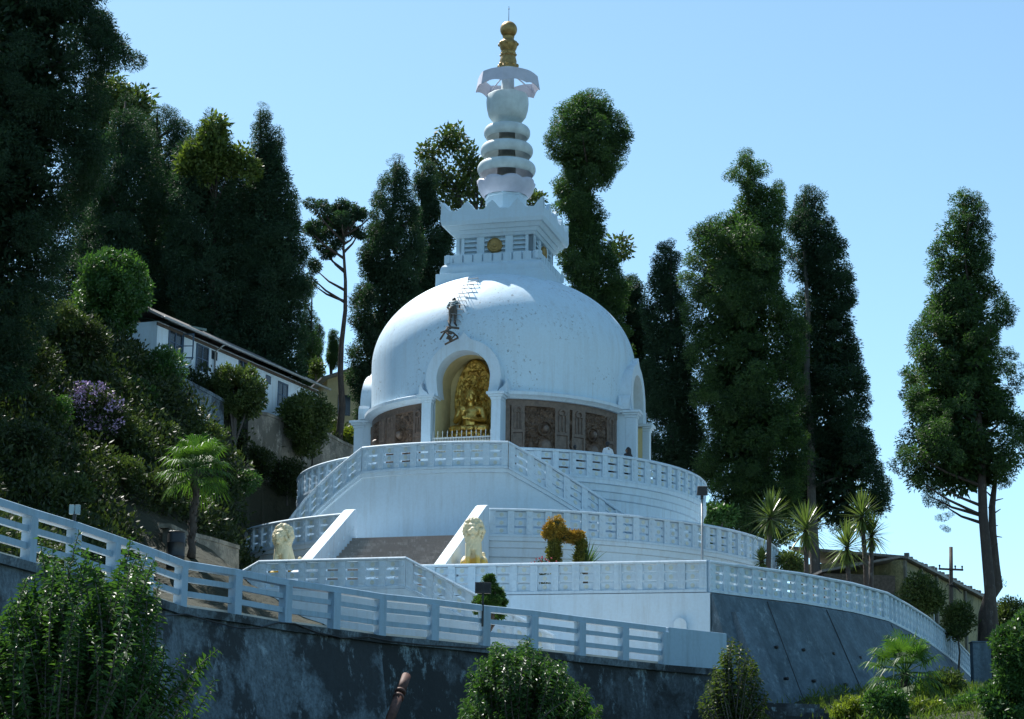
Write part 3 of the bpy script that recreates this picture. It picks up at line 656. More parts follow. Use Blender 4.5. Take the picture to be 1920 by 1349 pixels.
# raked buttress of the grey wall near the corner
mb = MB(); b0 = front[2] + (front[1] - front[2]) * .35
M_ = Matrix.Translation(Vector((b0[0], b0[1], 0))) @ Matrix.Rotation(math.atan2((front[2] - front[1])[1], (front[2] - front[1])[0]), 4, 'Z')
mb.add([(-.42, -.55, 11.6), (.42, -.55, 11.6), (.42, .3, 11.6), (-.42, .3, 11.6), (-.55, -3.4, 6.0), (.55, -3.4, 6.0), (.55, .3, 6.0), (-.55, .3, 6.0)], [(0, 1, 2, 3), (7, 6, 5, 4), (0, 4, 5, 1), (1, 5, 6, 2), (2, 6, 7, 3), (3, 7, 4, 0)], M_); mb.build('buttress', M_BATTER, bw)
def on_batter(i, t, z):
    d = front[i + 1] - front[i]; L = np.linalg.norm(d); nrm = np.array([d[1], -d[0], 0]) / L; p = front[i] + d * t; k = .02 + 2.58 * (ZPLAZA - z) / (ZPLAZA - 6.5)
    return np.array([p[0], p[1], z]) + nrm * (k + .004), nrm
for (i, t) in ((2, .35), (3, .45), (5, .02), (6, .5), (8, .2)):            # construction joints run down the rake
    pts = [on_batter(i, t + .10 * (12.2 - z) / 6, z)[0] for z in np.linspace(12.2, 7.6, 8)]
    mb = MB(); mb.tube(pts, .016, 5); mb.build('joint', M_METAL, bw)
for i in range(1, 8):
    for z in (10.4, 9.2):
        for t in (.25, .75):
            if i == 1 and t < .5: continue
            p, nr_ = on_batter(i, t, z); mb = MB(); mb.smooth = True; mb.tube([p - nr_ * .15, p + nr_ * .02], .06, 8); mb.build('weep_hole', M_METAL, bw)
def on_front(path, z): return [np.array([p[0], p[1], z]) for p in path]
fl = inset(front, .17)
balustrade('straight white balustrade along the plaza front from the lower stairs to the corner', on_front([fl[0] + e3 * 9.6, fl[1]], ZPLAZA))
balustrade('white balustrade curving away right of the plaza corner on top of the grey wall', on_front([fl[1] + np.array([.015, .012, 0])] + fl[2:6], ZPLAZA))
balustrade('end run of plaza balustrade receding downhill right of the bend, sunlit white panels', on_front(fl[5:], ZPLAZA)).location.z += 0
# lower double stairs: landing in front of the plaza wall, flights to both sides
La = np.array([-9.11, -20.46, 0]); Lb = np.array([-3.47, -21.99, 0]); eL = (Lb - La) / np.linalg.norm(Lb - La)
ls = thing('staircase', 'white lower landing block with flights falling left and right to the path', 'staircase', (0, 0, 0))
Le, Re = La - eL * 5.6, Lb + eL * 5.7
npp = np.array([-eL[1], eL[0], 0])
def wallstrip(pts, zb, thick, name):
    m = MB(); n = len(pts); vs = []
    for p in pts:
        vs += [(p[0], p[1], p[2]), (p[0], p[1], zb)]; q = p + npp * thick; vs += [(q[0], q[1], zb), (q[0], q[1], p[2])]
    fs = [(i * 4 + q, i * 4 + (q + 1) % 4, (i + 1) * 4 + (q + 1) % 4, (i + 1) * 4 + q) for i in range(n - 1) for q in range(4)] + [(0, 1, 2, 3), (n * 4 - 1, n * 4 - 2, n * 4 - 3, n * 4 - 4)]
    m.add(vs, fs); return m.build(name, M_WHITE, ls)
zz = lambda p, z: np.array([p[0], p[1], z])
wallstrip([zz(Le, ZP + .1), zz(La, ZPLAZA - .02), zz(Lb, ZPLAZA - .02), zz(Re, ZP + .1)], ZP - .3, 1.9, 'landing_wall')
balustrade('shaded white balustrade of the lower landing in front of the left lion', [zz(La + npp * .18, ZPLAZA - .01), zz(Lb + npp * .18, ZPLAZA - .01)])
balustrade('white balustrade sloping down right from the lower landing behind the foreground fence', [zz(Lb + eL * .012 + npp * .18, ZPLAZA - .02), zz(Re + npp * .18, ZP + .1)])
balustrade('white balustrade sloping down left from the lower landing behind the foreground fence', [zz(Le + npp * .18, ZP + .1), zz(La - eL * .012 + npp * .18, ZPLAZA - .02)])

# ------------------------------------------------------------------ path, fence and retaining wall
fpx = [(57, 955), (139, 979.5), (213, 1005), (277, 1027.6), (340, 1051.6), (442, 1068), (536, 1087), (627, 1100), (713, 1113.7), (812, 1124), (908, 1136), (998, 1145), (1087, 1156.7), (1168, 1166.7), (1243, 1176), (1352, 1186)]
FP = [on_z(x, y, 10.4) for x, y in fpx]
d0 = (FP[0] - FP[2]) / np.linalg.norm(FP[0] - FP[2])
FP = [FP[0] + d0 * 12, FP[0] + d0 * 9.6, FP[0] + d0 * 7.2, FP[0] + d0 * 4.8, FP[0] + d0 * 2.3] + FP
FP = [np.array([p[0], p[1], 0.0]) for p in FP]
mb = MB(); fin = inset(FP, .1); mb.prism([(p[0], p[1]) for p in fin] + [(cnr[0] + .1, cnr[1] + .3), (cnr[0] - 1, cnr[1] + .6), (-9, -18.4), (-15.5, -17), (-15.5, -24), (-17.5, -45), (-22, -62)], 7.6, ZP); tag(mb.build('path', M_PATH), kind='structure')
fe = thing('fence', 'white concrete post and rail fence along the path on top of the stained wall', 'fence', FP[0])
rel = [p - FP[0] for p in FP]; nr = len(rel)
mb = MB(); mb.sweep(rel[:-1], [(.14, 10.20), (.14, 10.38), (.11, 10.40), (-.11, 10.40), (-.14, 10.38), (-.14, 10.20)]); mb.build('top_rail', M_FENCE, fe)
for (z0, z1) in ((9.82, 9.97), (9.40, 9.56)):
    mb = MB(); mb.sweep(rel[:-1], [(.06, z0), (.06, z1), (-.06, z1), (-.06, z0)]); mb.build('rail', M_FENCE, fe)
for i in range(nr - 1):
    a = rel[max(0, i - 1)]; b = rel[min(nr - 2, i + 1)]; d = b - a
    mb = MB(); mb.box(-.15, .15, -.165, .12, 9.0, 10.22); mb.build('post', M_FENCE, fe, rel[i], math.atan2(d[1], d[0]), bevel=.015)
mb = MB(); d = rel[-1] - rel[-2]; L = np.linalg.norm(d); mb.add([(0, -.13, 8.9), (L, -.13, 8.9), (L, .13, 8.9), (0, .13, 8.9), (0, -.13, 10.40), (L, -.13, 10.36), (L, .13, 10.36), (0, .13, 10.40)], [(0, 3, 2, 1), (4, 5, 6, 7), (0, 1, 5, 4), (1, 2, 6, 5), (2, 3, 7, 6), (3, 0, 4, 7)])
o = mb.build('end_panel', M_FENCE, fe, rel[-2] + d / L * .15, math.atan2(d[1], d[0]), bevel=.02)
rw = thing('retaining_wall', 'tall stained dark concrete wall below the white path fence, cable along its top', 'wall', (0, 0, 0))
iq = 5 + 8
def wallsec(path, mat, extra, name='wall_face'):
    return batter(path, ZP - .1, 0.5, 1.1 + extra, mat, name, rw, thick=.5)
split = FP[iq]
wp = [np.array([p[0], p[1], 0]) for p in FP]
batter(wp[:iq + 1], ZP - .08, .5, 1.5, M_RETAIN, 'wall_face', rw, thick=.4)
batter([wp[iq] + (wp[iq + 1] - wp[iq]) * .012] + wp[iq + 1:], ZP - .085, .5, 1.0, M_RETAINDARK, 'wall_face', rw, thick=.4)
mb = MB(); mb.sweep([np.array([p[0], p[1], 0]) for p in wp], [(.20, 8.86), (.22, 9.08), (-.25, 9.13), (-.25, 8.86)]); mb.build('ledge', M_RETAIN, rw)
# ------------------------------------------------------------------ ground
def rbf(pts):
    P = np.array(pts, float); X = P[:, :2]; n = len(P)
    A = np.zeros((n + 3, n + 3)); A[:n, :n] = np.linalg.norm(X[:, None] - X[None], axis=2) + np.eye(n) * .2
    A[:n, n] = 1; A[:n, n + 1:] = X; A[n, :n] = 1; A[n + 1:, :n] = X.T
    W = np.linalg.solve(A, np.concatenate([P[:, 2], [0, 0, 0]]))
    def f(Q):
        Q = np.atleast_2d(Q); return np.linalg.norm(Q[:, None] - X[None], axis=2) @ W[:n] + W[n] + Q @ W[n + 1:]
    return f
FRONT = rbf([(0, -104, 0), (-60, -104, 0), (60, -104, 0), (0, -85, .2), (-12, -62, 1.6), (-30, -80, 0.5), (0, -42, 4), (5, -30, 5.2), (9.6, -23.6, 7.6), (12, -21.3, 8.6), (18, -12, 9.6), (24.5, 0, 10.4), (29, 15, 10.5), (30, -20, 8.3), (20, -30, 7.4), (10, -34, 5.4), (42, 0, 9), (60, -40, 5), (-25, -75, 3), (60, 30, 6), (45, 60, 3)])
SLOPE = [at(*q) for q in ((212, 660, -6), (443, 812, .6), (574, 864, 8.2), (308, 748, -7), (40, 745, -20), (150, 700, -12), (165, 850, -16), (245, 850, -15), (385, 852, -8), (40, 912, -26), (478, 895, 5.3), (540, 935, 7.2), (366, 1040, -22), (100, 650, -13), (300, 850, -12), (452, 935, -6), (230, 925, -19), (120, 960, -27))]
BACK = rbf([tuple(p) for p in SLOPE] + [(-8, -40, 8.4), (0, -32, 8.4), (-14, -50, 8.5), (6, -25, 8.6), (-14.2, -25, 11.6), (-16, -31, 12), (-21, -45, 13.2), (-28, -60, 14), (-12.2, 12, 23), (-8.5, 12.5, 21.4), (-9.7, 21, 26.2), (-17.8, 1, 25.2), (-11.2, 17, 25.5), (-25, -5, 27), (-30, 10, 31), (-20, 22, 30), (-4, 27, 23), (0, 20, 14), (10, 19, 11.6), (20, 15, 11.6), (30, 25, 9), (0, 60, 14), (-30, 60, 33), (30, 60, 3), (-60, 0, 39), (-60, -60, 22), (-40, -100, 5), (0, 0, 10), (-10, -9, 11), (-12, 0, 11.6), (10, 0, 10), (14, -13, 10.5), (0, -18, 9), (24, 6, 11.4), (-9, 9.5, 15)])
LINE = np.array([p[:2] for p in FP] + [p[:2] for p in [np.array(front[1]) + [0.4, -.4, 0]] + front[2:]])
LINE = np.concatenate([[LINE[0] + (LINE[0] - LINE[1]) * 12], LINE, [LINE[-1] + (LINE[-1] - LINE[-2]) * 3, LINE[-1] + np.array([40, 120.])]])
def side(Q):
    best = np.full(len(Q), 1e9); sg = np.zeros(len(Q))
    for a, b in zip(LINE[:-1], LINE[1:]):
        d = b - a; L2 = d @ d; t = np.clip(((Q - a) @ d) / L2, 0, 1); p = a + t[:, None] * d; dist = np.linalg.norm(Q - p, axis=1)
        s = np.sign(d[0] * (Q[:, 1] - a[1]) - d[1] * (Q[:, 0] - a[0])); m = dist < best - 1e-9; best[m] = dist[m]; sg[m] = s[m]
    return best * sg
def ground(Q, raw=False):
    Q = np.atleast_2d(np.asarray(Q, float))[:, :2]; s = side(Q)
    b = smooth((s - .15) / .5); z = FRONT(Q) * (1 - b) + BACK(Q) * b
    r = np.linalg.norm(Q, axis=1)
    far = smooth((r - 110) / 200); z = z * (1 - far) + (-6) * far
    ins = (r < 13.0); z = np.where(ins, np.minimum(z, 11.8), z)
    return z
def gz(x, y): return float(ground([[x, y]])[0])
ax = np.unique(np.concatenate([np.linspace(-46, 46, 150), np.sign(np.linspace(-1, 1, 41)) * (46 + 1500 * np.abs(np.linspace(-1, 1, 41)) ** 2.2)]))
ay = np.unique(np.concatenate([np.linspace(-108, 46, 240), -108 - 900 * np.linspace(0, 1, 12) ** 2, 46 + 1700 * np.linspace(0, 1, 16) ** 2]))
gx, gy = np.meshgrid(ax, ay); Q = np.stack([gx.ravel(), gy.ravel()], 1); Zg = ground(Q)
rg = np.random.default_rng(5); Zg = Zg + np.where(side(Q) > 1.2, rg.uniform(-.18, .05, len(Zg)), rg.uniform(-.08, .04, len(Zg)))
nx_, ny_ = len(ax), len(ay)
me = bpy.data.meshes.new('ground'); me.from_pydata([(q[0], q[1], z) for q, z in zip(Q, Zg)], [], [(j * nx_ + i, j * nx_ + i + 1, (j + 1) * nx_ + i + 1, (j + 1) * nx_ + i) for j in range(ny_ - 1) for i in range(nx_ - 1)])
me.materials.append(M_SOIL); me.polygons.foreach_set('use_smooth', [True] * len(me.polygons)); tag(link('ground', me), kind='structure')

# ------------------------------------------------------------------ foliage kit
RN = np.random.default_rng(11)
def unit(v): return v / (np.linalg.norm(v, axis=-1, keepdims=True) + 1e-9)
def spray_template(n, L, W, droop, rng):
    p = unit(rng.normal(size=(n, 3))) * (rng.uniform(.25, 1, (n, 1)) ** .45); p[:, 2] *= .85
    p = p * .86
    d = unit(p + rng.normal(size=(n, 3)) * .45 + np.array([0, 0, droop])); s = unit(np.cross(d, rng.normal(size=(n, 3))))
    l = L * rng.uniform(.6, 1.3, (n, 1)); w = W * rng.uniform(.7, 1.3, (n, 1))
    return np.stack([p - s * w * .35, p + d * l * .4 - s * w * .5 * -1, p + d * l, p + d * l * .45 - s * w * .5], 1)
def leaf_template(n, L, W, rng, shell=.5, up=.3):
    p = unit(rng.normal(size=(n, 3))) * (rng.uniform(.3, 1, (n, 1)) ** shell)
    d = unit(p * .7 + rng.normal(size=(n, 3)) * .7 + np.array([0, 0, up])); s = unit(np.cross(d, rng.normal(size=(n, 3)) + p))
    l = L * rng.uniform(.6, 1.3, (n, 1)); w = W * rng.uniform(.7, 1.2, (n, 1))
    return np.stack([p, p + d * l * .45 + s * w * .5, p + d * l, p + d * l * .45 - s * w * .5], 1)
def place(templates, C, R, rng, flat=1.0, tilt=.25):
    """C (n,3) centres, R (n,) radii; template chosen per clump"""
    out = []
    pick = rng.integers(0, len(templates), len(C))
    for c, r, k in zip(C, R, pick):
        T = templates[k]; a = rng.uniform(0, 2 * PI); ca, sa = math.cos(a), math.sin(a); b = rng.normal() * tilt; cb, sb = math.cos(b), math.sin(b)
        M = np.array([[ca, -sa, 0], [sa, ca, 0], [0, 0, 1]]) @ np.array([[1, 0, 0], [0, cb, -sb], [0, sb, cb]])
        sx = rng.uniform(.85, 1.15, 3) * np.array([1, 1, flat]) * r
        out.append((T @ M.T) * sx + c)
    return np.concatenate(out)
def tmpl(kind, rc, leaf, wid, n, rng, **k):
    f = spray_template if kind == 'spray' else leaf_template
    return [f(n, leaf / rc, wid / rc, rng=rng, **k) for _ in range(5)]
def trunk_mb(base, top, r0, r1, rng, bend=.15, n=9, k=8):
    base = np.array(base, float); top = np.array(top, float); pts = []; off = np.zeros(3)
    for i in range(k + 1):
        t = i / k; pts.append(base + (top - base) * t + np.array([rng.normal(), rng.normal(), 0]) * bend * (0 if i == 0 else 1))
    rad = [r0 + (r1 - r0) * (i / k) for i in range(k + 1)]; rad[0] *= 1.25
    mb = MB(); mb.smooth = True; mb.tube(pts, rad, n); return mb, pts
def conifer(name, label, Y, profile, clumps, rc, mat, seed, trunk=None, base_z=None, extra=(), group='dark conifers behind and beside the pagoda', leaf=.22, wid=.066, per=330, rt=.34, sparse=0.0, bark=None, limbs=14, exs=1.5, tdy=0.0, lump=1.0):
    rng = np.random.default_rng(seed); C = []; R = []; core = np.zeros((0, 3)); coreR = np.zeros(0)
    pr = []
    for (py, xl, xr) in profile:
        a, b = at(xl, py, Y), at(xr, py, Y); pr.append(((a[2] + b[2]) / 2, (a[0] + b[0]) / 2, max(.25, (b[0] - a[0]) / 2)))
    pr.sort(); zs = np.array([q[0] for q in pr]) if pr else np.array([0.]); xs = np.array([q[1] for q in pr]); ws = np.array([q[2] for q in pr])
    if pr:
        g = np.linspace(zs[0], zs[-1], 400); wg = np.interp(g, zs, ws); cdf = np.cumsum(wg ** 1.1); cdf /= cdf[-1]
        u = (np.arange(clumps) + rng.uniform(0, 1, clumps)) / clumps; z = np.interp(u, cdf, g); az = rng.uniform(0, 2 * PI, clumps)
        w_ = np.interp(z, zs, ws); xc = np.interp(z, zs, xs); rr = rc * rng.uniform(.6, 1.2, clumps); rr = np.minimum(rr, w_ * .8 + .12)
        # drop clumps into the nearest wall of the outline now and then, so its bumps show
        edge = rng.uniform(0, 1, clumps) < .35; az = np.where(edge, rng.choice([0, PI], clumps) + rng.normal(0, .35, clumps), az)
        fr = 1.15 / rc; ph = seed * 3.7
        lm = lambda a_, z_, w__: np.array([mnoise.noise(Vector((math.cos(q) * w2 * .55 * fr, math.sin(q) * w2 * .55 * fr, zz_ * .50 * fr + ph))) for q, zz_, w2 in zip(a_, z_, w__)])
        v0 = lm(az, z, w_); out = 1 + lump * np.where(v0 > 0, .30 * v0, .75 * v0)
        rr = np.minimum(rc * rng.uniform(.5, 1.0, clumps), w_ * .7 + .1); rad = np.maximum(0, w_ * out * rng.uniform(.94, 1.04, clumps) - rr * .62)
        C = np.stack([xc + rad * np.cos(az), Y + rad * np.sin(az), z - rr * .15], 1); R = rr
        nb = int(clumps * .9); zb = np.interp((np.arange(nb) + rng.uniform(0, 1, nb)) / nb, cdf, g); ab = np.where(rng.uniform(0, 1, nb) < .5, rng.choice([0, PI], nb) + rng.normal(0, .4, nb), rng.uniform(0, 2 * PI, nb)); wb = np.interp(zb, zs, ws)
        rb = np.minimum(rc * rng.uniform(.30, .66, nb), wb * .5 + .08); v1 = lm(ab, zb, wb); radb = np.maximum(0, wb * (1 + lump * np.where(v1 > 0, .34 * v1, .8 * v1)) * rng.uniform(.95, 1.12, nb) - rb * .5)
        C = np.concatenate([C, np.stack([np.interp(zb, zs, xs) + radb * np.cos(ab), Y + radb * np.sin(ab), zb - .2 * radb * rng.uniform(0, .6, nb)], 1)]); R = np.concatenate([R, rb])
        inner = rng.uniform(0, 1, clumps // 2); zi = np.interp(inner, cdf, g); wi = np.interp(zi, zs, ws); ai = rng.uniform(0, 2 * PI, len(inner)); ri = wi * rng.uniform(0, .38, len(inner))
        core = np.stack([np.interp(zi, zs, xs) + ri * np.cos(ai), Y + ri * np.sin(ai), zi], 1); coreR = np.minimum(wi * .48, rc * 1.2)
    if extra:
        E = np.array([at(px, py, Y + rng.normal() * .5) for px, py, _ in extra]); D = (Y - CAM[1]) / FPX * 1.03
        ER = np.array([r * D for _, _, r in extra]) * exs; E = np.concatenate([E] + [E + rng.normal(size=E.shape) * ER[:, None] * np.array([.45, .7, .35]) for _ in range(2)]); ER = np.concatenate([ER, ER * .75, ER * .75]); C = np.concatenate([C, E]) if len(C) else E; R = np.concatenate([R, ER]) if len(R) else ER
    if pr: btx = xs[0]
    else: btx = C[:, 0].mean()
    ztop = float(C[:, 2].max()); topc = C[C[:, 2].argmax()]
    if trunk: bx = at(trunk, 700, Y)[0]
    else: bx = btx
    if trunk and not pr: topc = np.array([bx, Y, ztop - .4])
    bz = (gz(bx, Y) - .3) if base_z is None else base_z
    root = thing(name, label, 'tree', (bx, Y + tdy, bz), group=group)
    o = np.array([bx, Y + tdy, bz])
    mb, tp = trunk_mb((0, 0, 0), topc - o - np.array([0, 0, .4]), rt, .05, rng, .10)
    for i in rng.choice(len(C), min(limbs, len(C)), replace=False):
        c = C[i] - o; h = max(.5, c[2] - .25 * abs(c[0]) - rng.uniform(.2, .9)); t = min(.97, h / (topc - o)[2]); k = t * (len(tp) - 1); i0 = min(int(k), len(tp) - 2)
        s = tp[i0] + (tp[i0 + 1] - tp[i0]) * (k - i0); mb.tube([s, s * .45 + c * .55 + np.array([0, 0, -.15]), c], [.09, .06, .02], 5)
    mb.build('trunk', bark or M_BARK, root)
    T = tmpl('spray', rc, leaf, wid, per, rng, droop=-.25); T2 = tmpl('spray', rc, leaf * 1.5, wid * 2.3, 130, rng, droop=-.2)
    Qd = place(T, C - o, R, rng, flat=.95); solid = R > rc * .34
    Qd = np.concatenate([Qd, place(T2, C[solid] - o, R[solid] * .66, rng, flat=.95)] + ([place(T2, core - o, coreR, rng)] if len(core) else []))
    if sparse: Qd = Qd[rng.uniform(0, 1, len(Qd)) > sparse]
    link('crown', quads_mesh('crown', Qd, mat), root); return root
def leafy(name, label, cat, base, blobs, mat, seed, leaf=.16, wid=.07, per=220, clump=.45, dens=1.0, trunk_r=.08, group=None, bark=None, stems=6, up=.25, extra=None):
    """broadleaf crown: blobs [(x,y,z,rx,ry,rz)] filled with leaf clumps near their surface; one trunk with limbs into the clumps"""
    rng = np.random.default_rng(seed); C = []; R = []
    for (x, y, z, rx, ry, rz) in blobs:
        n = max(6, int(dens * 7.0 * (rx * ry + ry * rz + rx * rz) / 3 / clump ** 2)); p = unit(rng.normal(size=(n, 3))) * rng.uniform(.62, 1.0, (n, 1))
        p = p * np.maximum(.2, (np.array([rx, ry, rz]) - clump * .55)); C.append(p + np.array([x, y, z])); R.append(clump * rng.uniform(.65, 1.25, n))
    C = np.concatenate(C); R = np.concatenate(R); o = np.array(base, float)
    root = thing(name, label, cat, o, group=group)
    cen = np.mean([b[:3] for b in blobs], axis=0) - o
    mb, tp = trunk_mb((0, 0, 0), cen, trunk_r, trunk_r * .5, rng, trunk_r * .5, 7, 4)
    for i in rng.choice(len(C), min(stems, len(C)), replace=False):
        c = C[i] - o; mb.tube([cen * .8, cen * .5 + c * .45, c], [trunk_r * .6, trunk_r * .4, .012], 5)
    mb.build('trunk', bark or M_GREYBARK, root)
    T = tmpl('leaf', clump, leaf, wid, per, rng, up=up); Qd = place(T, C - o, R, rng)
    link('crown', quads_mesh('crown', Qd, mat), root)
    return root, o, C, R, rng
def pblob(px, py, rx, ry, Y, ryd=None):
    p = at(px, py, Y); k = (Y - CAM[1]) / FPX * 1.02
    return (p[0], Y, p[2], rx * k, (ryd or (rx + ry) / 2) * k, ry * k)
def ptree(name, label, cat, px, py, rx, ry, Y, mat, seed, base_px=None, **k):
    b = pblob(px, py, rx, ry, Y); x = at(base_px, py + ry, Y)[0] if base_px else b[0]
    Yb = k.pop('base_Y', Y); z = k.pop('base_z', None); z = gz(x, Yb) - .15 if z is None else z
    return leafy(name, label, cat, (x, Yb, z), [b] + [pblob(*q, Y) for q in k.pop('more', [])], mat, seed, **k)

def fan_palm(label, px, py, Y, size, base_px, base_z, seed, nleaf=34, group=None, trunk_r=.13):
    rng = np.random.default_rng(seed); cpt = at(px, py, Y); bx = at(base_px, py, Y)[0]
    root = thing('fan_palm', label, 'palm', (bx, Y, base_z), group=group); o = np.array([bx, Y, base_z]); c = cpt - o
    mb, tp = trunk_mb((0, 0, 0), c, trunk_r * 1.1, trunk_r, rng, .03, 10, 10)
    for i in range(60):                                          # shaggy leaf bases
        t = rng.uniform(.15, 1); a = rng.uniform(0, 2 * PI); p = c * t + np.array([math.cos(a), math.sin(a), 0]) * trunk_r
        mb.tube([p, p + np.array([math.cos(a) * .08, math.sin(a) * .08, .12])], [.03, .012], 4)
    mb.build('trunk', M_BARK, root)
    Qs = []; pet = MB()
    for k in range(nleaf):
        az = k * 2.399 + rng.uniform(-.2, .2); el = math.radians(78 - 128 * (k / nleaf) + rng.uniform(-8, 8)); pl = size * rng.uniform(.45, .6)
        d = np.array([math.cos(az) * math.cos(el), math.sin(az) * math.cos(el), math.sin(el)]); hub = c + d * pl
        pet.tube([c, c + d * pl * .6 + np.array([0, 0, .03]), hub], [.025, .018, .012], 5)
        side_ = unit(np.cross(d, [0, 0, 1.0001])); upv = np.cross(side_, d); bl = size * rng.uniform(.5, .62)
        for q in np.linspace(-1.9, 1.9, 22):
            bd = unit(d * math.cos(q) + side_ * math.sin(q) + upv * .12); L = bl * (1 - .22 * abs(q) / 1.9) * rng.uniform(.9, 1.08); wv = unit(np.cross(bd, upv)) * .017 * size
            m1 = hub + bd * L * .62; tip = hub + bd * L + np.array([0, 0, -L * rng.uniform(.18, .55)])
            Qs.append([hub - wv * .2, hub + wv * .2, m1 + wv, m1 - wv]); Qs.append([m1 - wv, m1 + wv, tip + wv * .1, tip - wv * .1])
    pet.build('petioles', M_PALM, root)
    link('crown', quads_mesh('crown', np.array(Qs), M_PALM), root); return root
def yucca(label, heads, base_px, Y, base_z, seed, group='sword leaved yuccas on the plaza'):
    rng = np.random.default_rng(seed); k = (Y - CAM[1]) / FPX; hp = [at(x, y, Y + dy) for x, y, r, dy in heads]; bx = at(base_px, 1080, Y)[0]
    root = thing('yucca', label, 'yucca', (bx, Y, base_z), group=group); o = np.array([bx, Y, base_z])
    mb = MB(); mb.smooth = True
    for h in hp:
        c = h - o; mb.tube([np.zeros(3), c * .5 + np.array([.04, 0, 0]), c], [.13, .11, .09], 9)
    mb.build('trunk', M_BARK, root)
    Qs = []
    for (x, y, r, dy), h in zip(heads, hp):
        c = h - o; L0 = r * k * 1.45
        for i in range(120):
            az = i * 2.399; t = i / 120; el = math.radians(88 - 130 * t + rng.uniform(-6, 6)); d = np.array([math.cos(az) * math.cos(el), math.sin(az) * math.cos(el), math.sin(el)])
            L = L0 * rng.uniform(.85, 1.1); s = unit(np.cross(d, [0.01, 0, 1])) * .042; b0 = c + np.array([0, 0, .25 - .5 * t]) * .6; m = b0 + d * L * .5
            tip = b0 + d * L + np.array([0, 0, -.06 * L * (1 if el > 0 else 3)])
            Qs += [[b0 - s * .7, b0 + s * .7, m + s, m - s], [m - s, m + s, tip + s * .06, tip - s * .06]]
        for i in range(70):                                      # hanging dry skirt
            az = rng.uniform(0, 2 * PI); d = np.array([math.cos(az) * .35, math.sin(az) * .35, -.9]); b0 = c + np.array([0, 0, rng.uniform(-.5, 0)]) * .7; L = L0 * rng.uniform(.4, .75); s = unit(np.cross(d, [.01, 0, 1])) * .028; m = b0 + d * L * .5; tip = b0 + d * L
            Qs += [[b0 - s * .7, b0 + s * .7, m + s, m - s], [m - s, m + s, tip + s * .06, tip - s * .06]]
    link('crown', quads_mesh('crown', np.array(Qs), M_YUCCA), root); return root

# ------------------------------------------------------------------ conifers
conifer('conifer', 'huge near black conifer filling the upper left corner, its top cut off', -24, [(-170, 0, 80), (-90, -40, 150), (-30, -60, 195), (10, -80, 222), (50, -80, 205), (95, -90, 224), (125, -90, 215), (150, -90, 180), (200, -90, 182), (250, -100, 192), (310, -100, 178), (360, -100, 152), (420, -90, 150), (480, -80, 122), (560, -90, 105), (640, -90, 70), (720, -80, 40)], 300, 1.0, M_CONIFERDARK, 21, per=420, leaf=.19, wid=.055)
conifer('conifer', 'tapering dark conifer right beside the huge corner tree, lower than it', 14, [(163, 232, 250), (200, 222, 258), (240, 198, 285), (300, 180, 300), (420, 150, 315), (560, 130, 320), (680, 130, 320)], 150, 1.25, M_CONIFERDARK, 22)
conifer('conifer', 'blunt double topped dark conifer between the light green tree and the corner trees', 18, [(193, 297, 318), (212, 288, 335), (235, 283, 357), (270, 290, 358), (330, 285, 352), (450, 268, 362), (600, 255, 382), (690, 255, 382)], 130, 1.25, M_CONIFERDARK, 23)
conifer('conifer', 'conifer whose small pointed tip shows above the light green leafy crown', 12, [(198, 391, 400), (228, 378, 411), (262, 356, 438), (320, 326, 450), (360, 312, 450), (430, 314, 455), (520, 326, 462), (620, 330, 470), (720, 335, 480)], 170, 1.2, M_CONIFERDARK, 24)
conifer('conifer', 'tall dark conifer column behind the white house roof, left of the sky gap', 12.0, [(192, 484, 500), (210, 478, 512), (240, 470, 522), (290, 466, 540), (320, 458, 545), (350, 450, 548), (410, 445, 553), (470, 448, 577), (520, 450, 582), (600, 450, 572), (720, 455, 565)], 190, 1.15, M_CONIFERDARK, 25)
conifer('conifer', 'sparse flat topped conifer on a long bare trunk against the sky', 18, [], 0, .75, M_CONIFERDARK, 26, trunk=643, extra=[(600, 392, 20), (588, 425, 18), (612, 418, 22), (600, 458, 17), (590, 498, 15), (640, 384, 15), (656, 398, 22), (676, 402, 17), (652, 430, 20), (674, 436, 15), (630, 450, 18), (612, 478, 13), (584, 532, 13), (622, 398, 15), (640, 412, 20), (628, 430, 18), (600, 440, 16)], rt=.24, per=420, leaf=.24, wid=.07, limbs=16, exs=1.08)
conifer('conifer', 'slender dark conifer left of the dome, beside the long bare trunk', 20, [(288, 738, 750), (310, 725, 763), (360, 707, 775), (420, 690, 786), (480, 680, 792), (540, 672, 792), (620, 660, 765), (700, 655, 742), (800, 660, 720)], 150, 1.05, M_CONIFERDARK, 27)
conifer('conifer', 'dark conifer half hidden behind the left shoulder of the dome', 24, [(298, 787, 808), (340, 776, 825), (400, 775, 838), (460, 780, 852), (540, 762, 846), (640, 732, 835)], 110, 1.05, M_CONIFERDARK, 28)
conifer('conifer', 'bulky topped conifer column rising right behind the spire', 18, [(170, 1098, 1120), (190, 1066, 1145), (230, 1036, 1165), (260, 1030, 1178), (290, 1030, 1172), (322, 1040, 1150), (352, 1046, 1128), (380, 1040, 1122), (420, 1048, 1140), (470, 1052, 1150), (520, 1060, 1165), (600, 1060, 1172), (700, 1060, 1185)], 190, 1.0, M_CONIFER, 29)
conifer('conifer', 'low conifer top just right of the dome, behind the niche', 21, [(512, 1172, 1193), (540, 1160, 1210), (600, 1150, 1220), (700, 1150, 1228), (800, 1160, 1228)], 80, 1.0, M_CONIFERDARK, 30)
conifer('conifer', 'narrow pointed conifer right of the dome above the right niche', 14, [(453, 1232, 1262), (480, 1218, 1272), (540, 1212, 1282), (600, 1214, 1290), (680, 1208, 1312), (760, 1212, 1318), (880, 1215, 1315), (960, 1225, 1310)], 150, 1.05, M_CONIFERDARK, 31)
